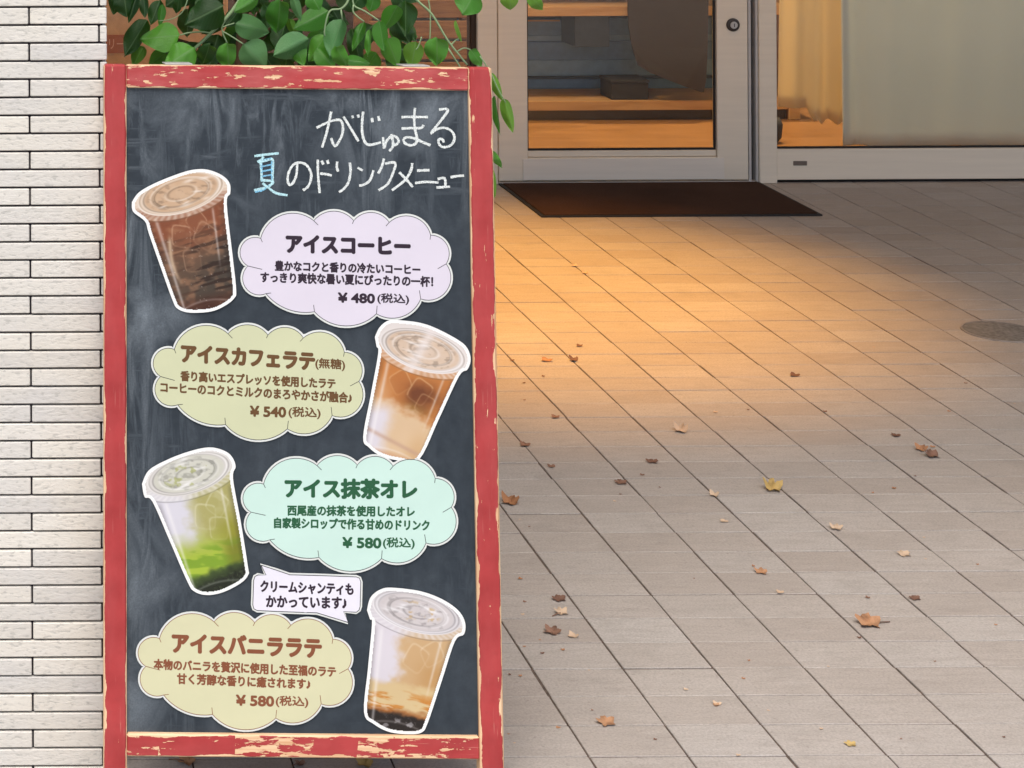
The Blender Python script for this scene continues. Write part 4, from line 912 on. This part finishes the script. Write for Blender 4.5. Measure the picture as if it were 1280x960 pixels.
c1 = zp([(68, 240), (75, 295), (142, 350), (165, 420), (235, 620), (300, 800), (330, 850), (400, 872), (520, 865), (600, 832), (652, 790), (664, 745), (645, 560), (610, 250), (630, 190), (625, 130), (580, 85), (500, 55), (420, 55), (330, 80), (200, 132), (108, 185)], 150, 200, 4.571)
cutout('cutout of dark iced coffee cup, upper left on the chalkboard', c1, (226, 241), (56, 25), -16, (258, 386), 50, 33, paint_coffee)
c2 = zp([(185, 150), (195, 205), (205, 250), (160, 500), (115, 750), (150, 812), (220, 862), (330, 890), (450, 885), (570, 640), (690, 385), (740, 345), (760, 285), (742, 220), (690, 170), (560, 100), (460, 65), (350, 50), (270, 50), (215, 90)], 430, 390, 4.8)
cutout('cutout of orange brown and white latte cup beside the right frame', c2, (529, 438), (56, 25), 17, (488, 572), 50, 35, paint_latte)
c3 = zp([(80, 250), (95, 325), (140, 352), (240, 580), (340, 810), (380, 865), (450, 885), (540, 870), (640, 820), (687, 770), (685, 720), (645, 470), (600, 220), (615, 150), (590, 90), (540, 57), (460, 42), (350, 65), (230, 110), (120, 172)], 160, 550, 4.571)
cutout('cutout of green matcha latte cup on the left of the chalkboard', c3, (236, 592), (54, 25), -16, (274, 738), 49, 36, paint_matcha)
c4 = zp([(115, 170), (130, 215), (140, 240), (120, 460), (100, 680), (150, 740), (230, 780), (330, 790), (390, 780), (420, 730), (490, 520), (555, 325), (600, 290), (605, 230), (570, 170), (490, 115), (380, 75), (240, 58), (180, 68), (132, 108)], 430, 720, 4.0)
cutout('cutout of pale vanilla latte cup with dark bottom, lower right on the chalkboard', c4, (521, 765), (57, 25), 15, (494, 913), 52, 37, paint_vanilla)

# ------------------------------------------------------------------ plant behind the sign
def leaf_mesh(name, mat, fold, curl, wave, asym):
    V, Fc = [], []; N, Mx = 12, 4
    for i in range(N + 1):
        t = i / N; w = 0.5 * (math.sin(math.pi * min(1, t ** 0.78)) ** 0.75) * (1 - 0.25 * t) * 1.08 if 0 < t < 1 else 0.0
        for j in range(-Mx, Mx + 1):
            s = j / Mx; x = s * w * (1 + asym * s); z = -fold * abs(x) + curl * (t * t - 0.3 * t) - wave * math.sin(t * 9 + s * 2) * abs(s)
            V.append((x, t, z))
    R_ = 2 * Mx + 1
    for i in range(N):
        for j in range(2 * Mx): a = i * R_ + j; Fc.append((a, a + 1, a + R_ + 1, a + R_))
    return mesh(name, V, Fc, mat, True)
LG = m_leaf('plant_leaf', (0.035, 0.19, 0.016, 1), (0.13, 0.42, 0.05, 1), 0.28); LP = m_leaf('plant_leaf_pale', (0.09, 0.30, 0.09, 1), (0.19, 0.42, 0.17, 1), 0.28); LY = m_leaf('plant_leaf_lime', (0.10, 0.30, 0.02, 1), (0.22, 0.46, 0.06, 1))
LD = m_leaf('plant_leaf_dark', (0.010, 0.045, 0.010, 1), (0.022, 0.10, 0.016, 1), 0.4)
shapes = {k: [leaf_mesh('leaf', m, random.uniform(0.1, 0.6), random.uniform(-0.5, 0.15), random.uniform(0, 0.09), random.uniform(-0.1, 0.1)) for _ in range(4)] for k, m in (('g', LG), ('p', LP), ('y', LY), ('d', LD))}
PX, PY = 0.50, 3.36
plant = tag(empty('potted_plant', (PX, PY, 0)), 'leafy green potted plant rising behind the red chalkboard frame', 'plant')
PIv = Matrix.Translation((-PX, -PY, 0))
def put_leaf(base, tip, width, kind, nrm):
    d = tip - base; l = d.length; y = d.normalized(); z = (nrm - y * nrm.dot(y)).normalized(); x = y.cross(z)
    M = Matrix((x * width, y * l, z * l)).transposed().to_4x4(); M.translation = base
    o = link('leaf', random.choice(shapes[kind]), plant); o.matrix_parent_inverse = PIv; o.matrix_basis = M
def px_leaf(x0, y0, x1, y1, w, kind, D=None):
    D = D or random.uniform(3.12, 3.24); dd = random.uniform(-0.02, 0.02)
    a, b = at(x0, y0, D), at(x1, y1, D + dd)
    put_leaf(a, b, w / F * D * 1.2, kind, Vector((random.uniform(-0.4, 0.4), -1, random.uniform(-0.1, 0.7))))
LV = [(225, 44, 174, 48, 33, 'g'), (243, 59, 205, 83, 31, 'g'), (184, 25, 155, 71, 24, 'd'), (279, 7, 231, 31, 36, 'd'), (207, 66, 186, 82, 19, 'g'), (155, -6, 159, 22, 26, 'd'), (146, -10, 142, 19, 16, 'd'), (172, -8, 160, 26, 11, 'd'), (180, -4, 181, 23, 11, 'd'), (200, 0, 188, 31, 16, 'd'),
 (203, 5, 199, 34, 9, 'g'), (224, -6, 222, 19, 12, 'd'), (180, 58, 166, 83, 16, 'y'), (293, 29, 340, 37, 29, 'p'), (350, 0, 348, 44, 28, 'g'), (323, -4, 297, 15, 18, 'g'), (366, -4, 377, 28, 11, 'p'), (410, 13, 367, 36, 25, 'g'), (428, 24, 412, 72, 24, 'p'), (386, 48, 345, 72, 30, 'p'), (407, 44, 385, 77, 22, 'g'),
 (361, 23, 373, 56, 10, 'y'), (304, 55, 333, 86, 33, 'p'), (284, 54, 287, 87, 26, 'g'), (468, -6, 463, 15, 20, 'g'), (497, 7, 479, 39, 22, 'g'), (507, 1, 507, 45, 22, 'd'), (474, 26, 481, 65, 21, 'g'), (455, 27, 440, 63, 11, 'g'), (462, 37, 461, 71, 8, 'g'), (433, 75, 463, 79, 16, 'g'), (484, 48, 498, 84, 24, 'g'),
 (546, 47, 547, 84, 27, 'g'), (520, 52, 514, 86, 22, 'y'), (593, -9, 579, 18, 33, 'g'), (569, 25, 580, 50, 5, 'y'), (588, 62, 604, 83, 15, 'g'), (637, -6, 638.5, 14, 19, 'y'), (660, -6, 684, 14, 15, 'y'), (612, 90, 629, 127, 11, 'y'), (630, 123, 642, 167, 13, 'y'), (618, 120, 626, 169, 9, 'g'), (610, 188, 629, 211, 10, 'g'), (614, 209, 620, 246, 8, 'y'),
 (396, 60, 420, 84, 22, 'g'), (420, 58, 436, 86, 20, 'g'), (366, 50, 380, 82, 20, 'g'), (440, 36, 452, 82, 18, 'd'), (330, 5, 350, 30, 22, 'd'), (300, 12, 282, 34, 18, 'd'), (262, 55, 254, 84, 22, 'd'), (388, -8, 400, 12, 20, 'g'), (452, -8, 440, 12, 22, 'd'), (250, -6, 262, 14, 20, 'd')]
for l in LV: px_leaf(*l)
for k in range(120):                     # deeper leaves, mostly dark green to put crown shade into their colour
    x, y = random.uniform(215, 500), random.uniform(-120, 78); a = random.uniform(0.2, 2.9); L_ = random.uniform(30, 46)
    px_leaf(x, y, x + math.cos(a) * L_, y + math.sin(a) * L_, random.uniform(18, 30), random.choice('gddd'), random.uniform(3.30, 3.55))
for k in range(70):                      # the crown above the frame of the photo and beside the sign's back
    x, y = random.uniform(180, 600), random.uniform(-190, -45); a = random.uniform(0.2, 2.9); L_ = random.uniform(34, 50)
    px_leaf(x, y, x + math.cos(a) * L_, y + math.sin(a) * L_, random.uniform(20, 32), random.choice('ggdp'), random.uniform(3.15, 3.4))
STEM = m_plain('pale_green_stem', (0.26, 0.38, 0.20, 1), 0.5); STEMB = m_plain('brown_stem', (0.10, 0.055, 0.03, 1), 0.8)
def stem(p, r0, r1, D=3.17, mat=STEM, name='branch'):
    p = smooth_line(p, 4); pts = [at(x, y, D) for x, y in p]; n = len(pts); bm = bmesh.new()
    bm_tube(bm, pts, [(r0 + (r1 - r0) * i / max(1, n - 1)) / F * D for i in range(n)], 6)
    o = link(name, bm_mesh(name, bm, mat, True), plant); o.matrix_parent_inverse = PIv
for p, a, b in (([(310, -18), (290, 14), (261, 44), (242, 62), (226, 79)], 2.6, 1.6), ([(262, 41), (250, 40), (236, 41), (225, 44)], 1.3, 1.0), ([(290, 14), (279, 30), (278, 40), (284, 54)], 1.1, 0.9), ([(278, 39), (290, 46), (304, 55)], 1.1, 0.9), ([(278, 34), (286, 31), (293, 29)], 1.0, 0.8),
    ([(500, -25), (521, 0), (540, 18), (560, 51), (584, 81)], 1.7, 1.2), ([(442, -12), (442, 6), (456, 14), (474, 26)], 1.3, 0.9), ([(442, 6), (442, 16), (455, 27)], 1.2, 0.9), ([(438, -10), (434, 3), (426, 11), (412, 14), (406, 35), (406, 45)], 1.5, 0.9), ([(426, 11), (428, 25)], 1.2, 1.0), ([(572, 64), (580, 60), (588, 62)], 1.0, 0.8), ([(564, 56), (570, 50), (576, 47)], 1.0, 0.7),
    ([(535, -4), (538, 20), (537, 60)], 0.9, 0.7), ([(527, 46), (523, 58), (520, 62)], 0.9, 0.7), ([(236, -5), (228, 15), (214, 24), (198, 26)], 0.7, 0.5), ([(418, 68), (428, 76), (433, 80)], 1.0, 0.8), ([(600, 70), (614, 92), (622, 110), (632, 128)], 0.9, 0.7), ([(560, 60), (595, 120), (612, 190), (615, 212)], 1.0, 0.7)):
    stem(p, a, b)
bm = bmesh.new(); bm_tube(bm, [(PX, PY, 0.2), (PX + 0.01, PY, 0.5), (PX - 0.012, PY + 0.01, 0.85), (PX + 0.01, PY, 1.25)], [0.016, 0.013, 0.011, 0.007], 8)
o = link('trunk', bm_mesh('trunk', bm, STEMB, True), plant); o.matrix_parent_inverse = PIv
for k in range(16):
    z = 0.55 + k * 0.045; a = k * 2.4; r = random.uniform(0.10, 0.22)
    bm = bmesh.new(); bm_tube(bm, [(PX, PY, z), (PX + r * 0.5 * math.cos(a), PY + r * 0.35 * math.sin(a), z + 0.06), (PX + r * math.cos(a), PY + r * 0.6 * math.sin(a), z + 0.08)], [0.005, 0.0035, 0.002], 5)
    o = link('branch', bm_mesh('branch', bm, STEMB, True), plant); o.matrix_parent_inverse = PIv
    for q in range(4):
        b0 = Vector((PX + r * (0.4 + q * 0.18) * math.cos(a), PY + 0.6 * r * (0.4 + q * 0.18) * math.sin(a), z + 0.07)); t0 = b0 + Vector((random.uniform(-0.04, 0.04), random.uniform(-0.03, 0.03), -0.045))
        put_leaf(b0, t0, random.uniform(0.028, 0.04), random.choice('gdd'), Vector((random.uniform(-1, 1), random.uniform(-1, 0.3), 0.6)))
bm = bmesh.new(); bm_lathe(bm, [(0.075, 0.001), (0.085, 0.02), (0.11, 0.22), (0.118, 0.22), (0.118, 0.24), (0.108, 0.24), (0.104, 0.215)], 28)
o = link('plant_pot', bm_mesh('plant_pot', bm, m_plain('pot_terracotta', (0.25, 0.12, 0.07, 1), 0.8), True), plant)
bm = bmesh.new(); bm_lathe(bm, [(0.10, 0.2), (0.10, 0.216)], 24); link('soil', bm_mesh('soil', bm, m_plain('soil_dark', (0.03, 0.02, 0.013, 1), 0.95)), plant)

# ------------------------------------------------------------------ fallen leaves and crumbs on the tiles
DRY_O = m_dry('dry_leaf_orange', (0.36, 0.17, 0.08, 1), (0.48, 0.27, 0.15, 1)); DRY_P = m_dry('dry_leaf_pale', (0.55, 0.40, 0.28, 1), (0.62, 0.48, 0.34, 1)); DRY_Y = m_dry('dry_leaf_yellow', (0.45, 0.30, 0.10, 1), (0.55, 0.40, 0.16, 1)); DRY_B = m_dry('dry_leaf_brown', (0.16, 0.085, 0.06, 1), (0.28, 0.16, 0.11, 1))
def dry_leaf(px, py, wpx, mat, label, curl=1.0, lobes=5, stalk=True, group='fallen leaves on the tiles', seed=0):
    R = random.Random(seed + int(px * 7 + py)); c_ = on_floor(px, py); sc = wpx / F * c_.y
    e = tag(empty('fallen_leaf', c_), label, 'leaf', group); e.rotation_euler = (0, 0, R.uniform(-0.6, 0.6))
    V = [(0, 0, 0.012)]; n = 26; Fc = []
    for k in range(n):
        a = 2 * math.pi * k / n; r = 0.5 * (0.62 + 0.38 * abs(math.cos(a * lobes / 2)) ** 1.4) * R.uniform(0.85, 1.08)
        for q in (0.5, 1.0):
            x, y = r * q * math.cos(a), r * q * 0.85 * math.sin(a)
            z = 0.02 + curl * (0.85 * max(0, y) ** 1.3 * q + 0.9 * abs(x) ** 2.2 + 0.07 * math.sin(a * 3 + R.random()) * q) + R.uniform(0, 0.03)
            V.append((x, y, z))
    for k in range(n):
        a, b = 1 + 2 * k, 1 + 2 * ((k + 1) % n); Fc += [(0, a, b), (a, a + 1, b + 1, b)]
    zmin = min(v[2] for v in V)
    V = [(x * sc, y * sc, (z - zmin) * sc + 0.0008) for x, y, z in V]
    link('blade', mesh('blade', V, Fc, mat, True), e)
    if stalk:
        bm = bmesh.new(); sgn = R.choice((-1, 1)); bm_tube(bm, [(0.1 * sc * sgn, 0, 0.002), (0.5 * sc * sgn, -0.05 * sc, 0.0035), (0.85 * sc * sgn, -0.02 * sc, 0.0016)], [0.0011, 0.001, 0.0009], 5)
        link('stalk', bm_mesh('stalk', bm, DRY_B, True), e)
DL = [(1085, 781, 36, DRY_O, 'large orange brown dry leaf with long stalk, lying nearest bottom right', 1.0, True), (966, 613, 26, DRY_Y, 'yellow curled dry leaf standing up in the middle of the floor', 1.6, False), (851, 540, 20, DRY_P, 'pale pinkish curled leaf below the warm light pool', 1.6, False), (637, 630, 24, DRY_O, 'orange brown curled leaf touching the right frame of the chalkboard', 1.5, False),
 (1151, 563, 17, DRY_O, 'rear one of two touching curled leaves on the right', 1.3, False), (1165, 571, 22, DRY_B, 'brown front one of two touching curled leaves on the right', 1.2, False), (1045, 661, 18, DRY_P, 'pale torn leaf lying across a joint, right of the yellow leaf', 0.8, False), (1130, 694, 20, DRY_P, 'pale peach leaf lying flat, above the large orange leaf', 0.6, False),
 (892, 620, 13, DRY_P, 'small pale rounded leaf on a long joint line, left of the yellow leaf', 1.4, False), (702, 767, 21, DRY_P, 'pale pink leaf with thin stalk right of the chalkboard', 0.9, True), (690, 791, 23, DRY_B, 'dark brown curled leaf near the lower right frame of the chalkboard', 0.9, False), (716, 796, 15, DRY_P, 'small crescent shaped leaf beside the dark brown curled one', 0.9, False),
 (699, 750, 21, DRY_B, 'thin dark edged leaf just above the pale pink stalked leaf', 0.6, False), (758, 904, 28, DRY_O, 'flat orange brown leaf near the bottom edge, right of the sign', 0.5, False), (951, 716, 18, DRY_O, 'reddish brown rolled leaf in the lower middle of the floor', 0.7, False), (1144, 749, 17, DRY_B, 'brown twig like leaf on a joint above the large orange leaf', 0.5, False),
 (896, 881, 12, DRY_P, 'small pinkish leaf bit in the lower middle', 0.7, False), (1063, 931, 17, DRY_Y, 'pale yellow leaf bit near the bottom right', 0.4, False), (717, 451, 13, DRY_B, 'brown curled leaf on the warm lit tiles near the sign', 1.2, False), (993, 470, 14, DRY_B, 'dark thin leaf at the right edge of the light pool', 0.6, False), (656, 557, 15, DRY_B, 'dark brown leaf bit close to the sign, above the curled orange leaf', 0.7, False),
 (815, 578, 17, DRY_B, 'dark grey brown leaf below the pale pinkish curled leaf', 0.6, False), (776, 604, 18, DRY_B, 'thin brown leaf left of the small pale rounded leaf', 0.5, False), (689, 584, 11, DRY_B, 'small two toned leaf bit near the sign', 0.8, False), (724, 433, 9, DRY_B, 'dark red leaf bit in the brightest part of the warm light', 0.8, False), (895, 882, 9, DRY_O, 'tiny reddish flake touching the small pinkish leaf', 0.5, False),
 (718, 333, 9, DRY_P, 'pale speck of leaf in the warm light, farther one of a pair', 1.0, False), (731, 342, 9, DRY_P, 'pale speck of leaf in the warm light, nearer one of a pair', 1.0, False), (975, 741, 11, DRY_P, 'pale flake below the reddish brown rolled leaf', 0.5, False), (233, 953, 26, DRY_O, 'brown leaf under the lower left end of the chalkboard', 0.8, True), (455, 957, 24, DRY_Y, 'dry yellowish leaf under the chalkboard near its right end', 1.2, False), (375, 956, 14, DRY_B, 'dark leaf bit under the middle of the chalkboard', 0.9, True),
 (694, 522, 12, DRY_B, 'dark leaf flake beside the sign near the edge of the light', 0.6, False), (905, 652, 12, DRY_P, 'pale flat flake below the small pale rounded leaf', 0.3, False), (1120, 545, 13, DRY_B, 'dark flake above the two touching leaves', 0.4, False), (683, 451, 16, DRY_O, 'faint brown leaf bit on the warm tiles right of the sign', 0.5, False)]
for i, (x, y, w, m_, lb, cu, st_) in enumerate(DL):
    dry_leaf(x, y, w, m_, lb, cu, 5 if w > 16 else 3, st_, seed=i)
R2 = random.Random(5)
for k in range(56):
    x, y = (R2.uniform(635, 1270), R2.uniform(420, 945)) if k % 3 else (634 + R2.expovariate(1 / 45.0), R2.uniform(450, 945))
    dry_leaf(x, y, R2.uniform(3, 7), R2.choice((DRY_B, DRY_B, DRY_O, DRY_P)), 'tiny leaf crumb only a few millimetres wide on the tiles', 0.6, 3, False, 'leaf crumbs on the tiles', 100 + k)
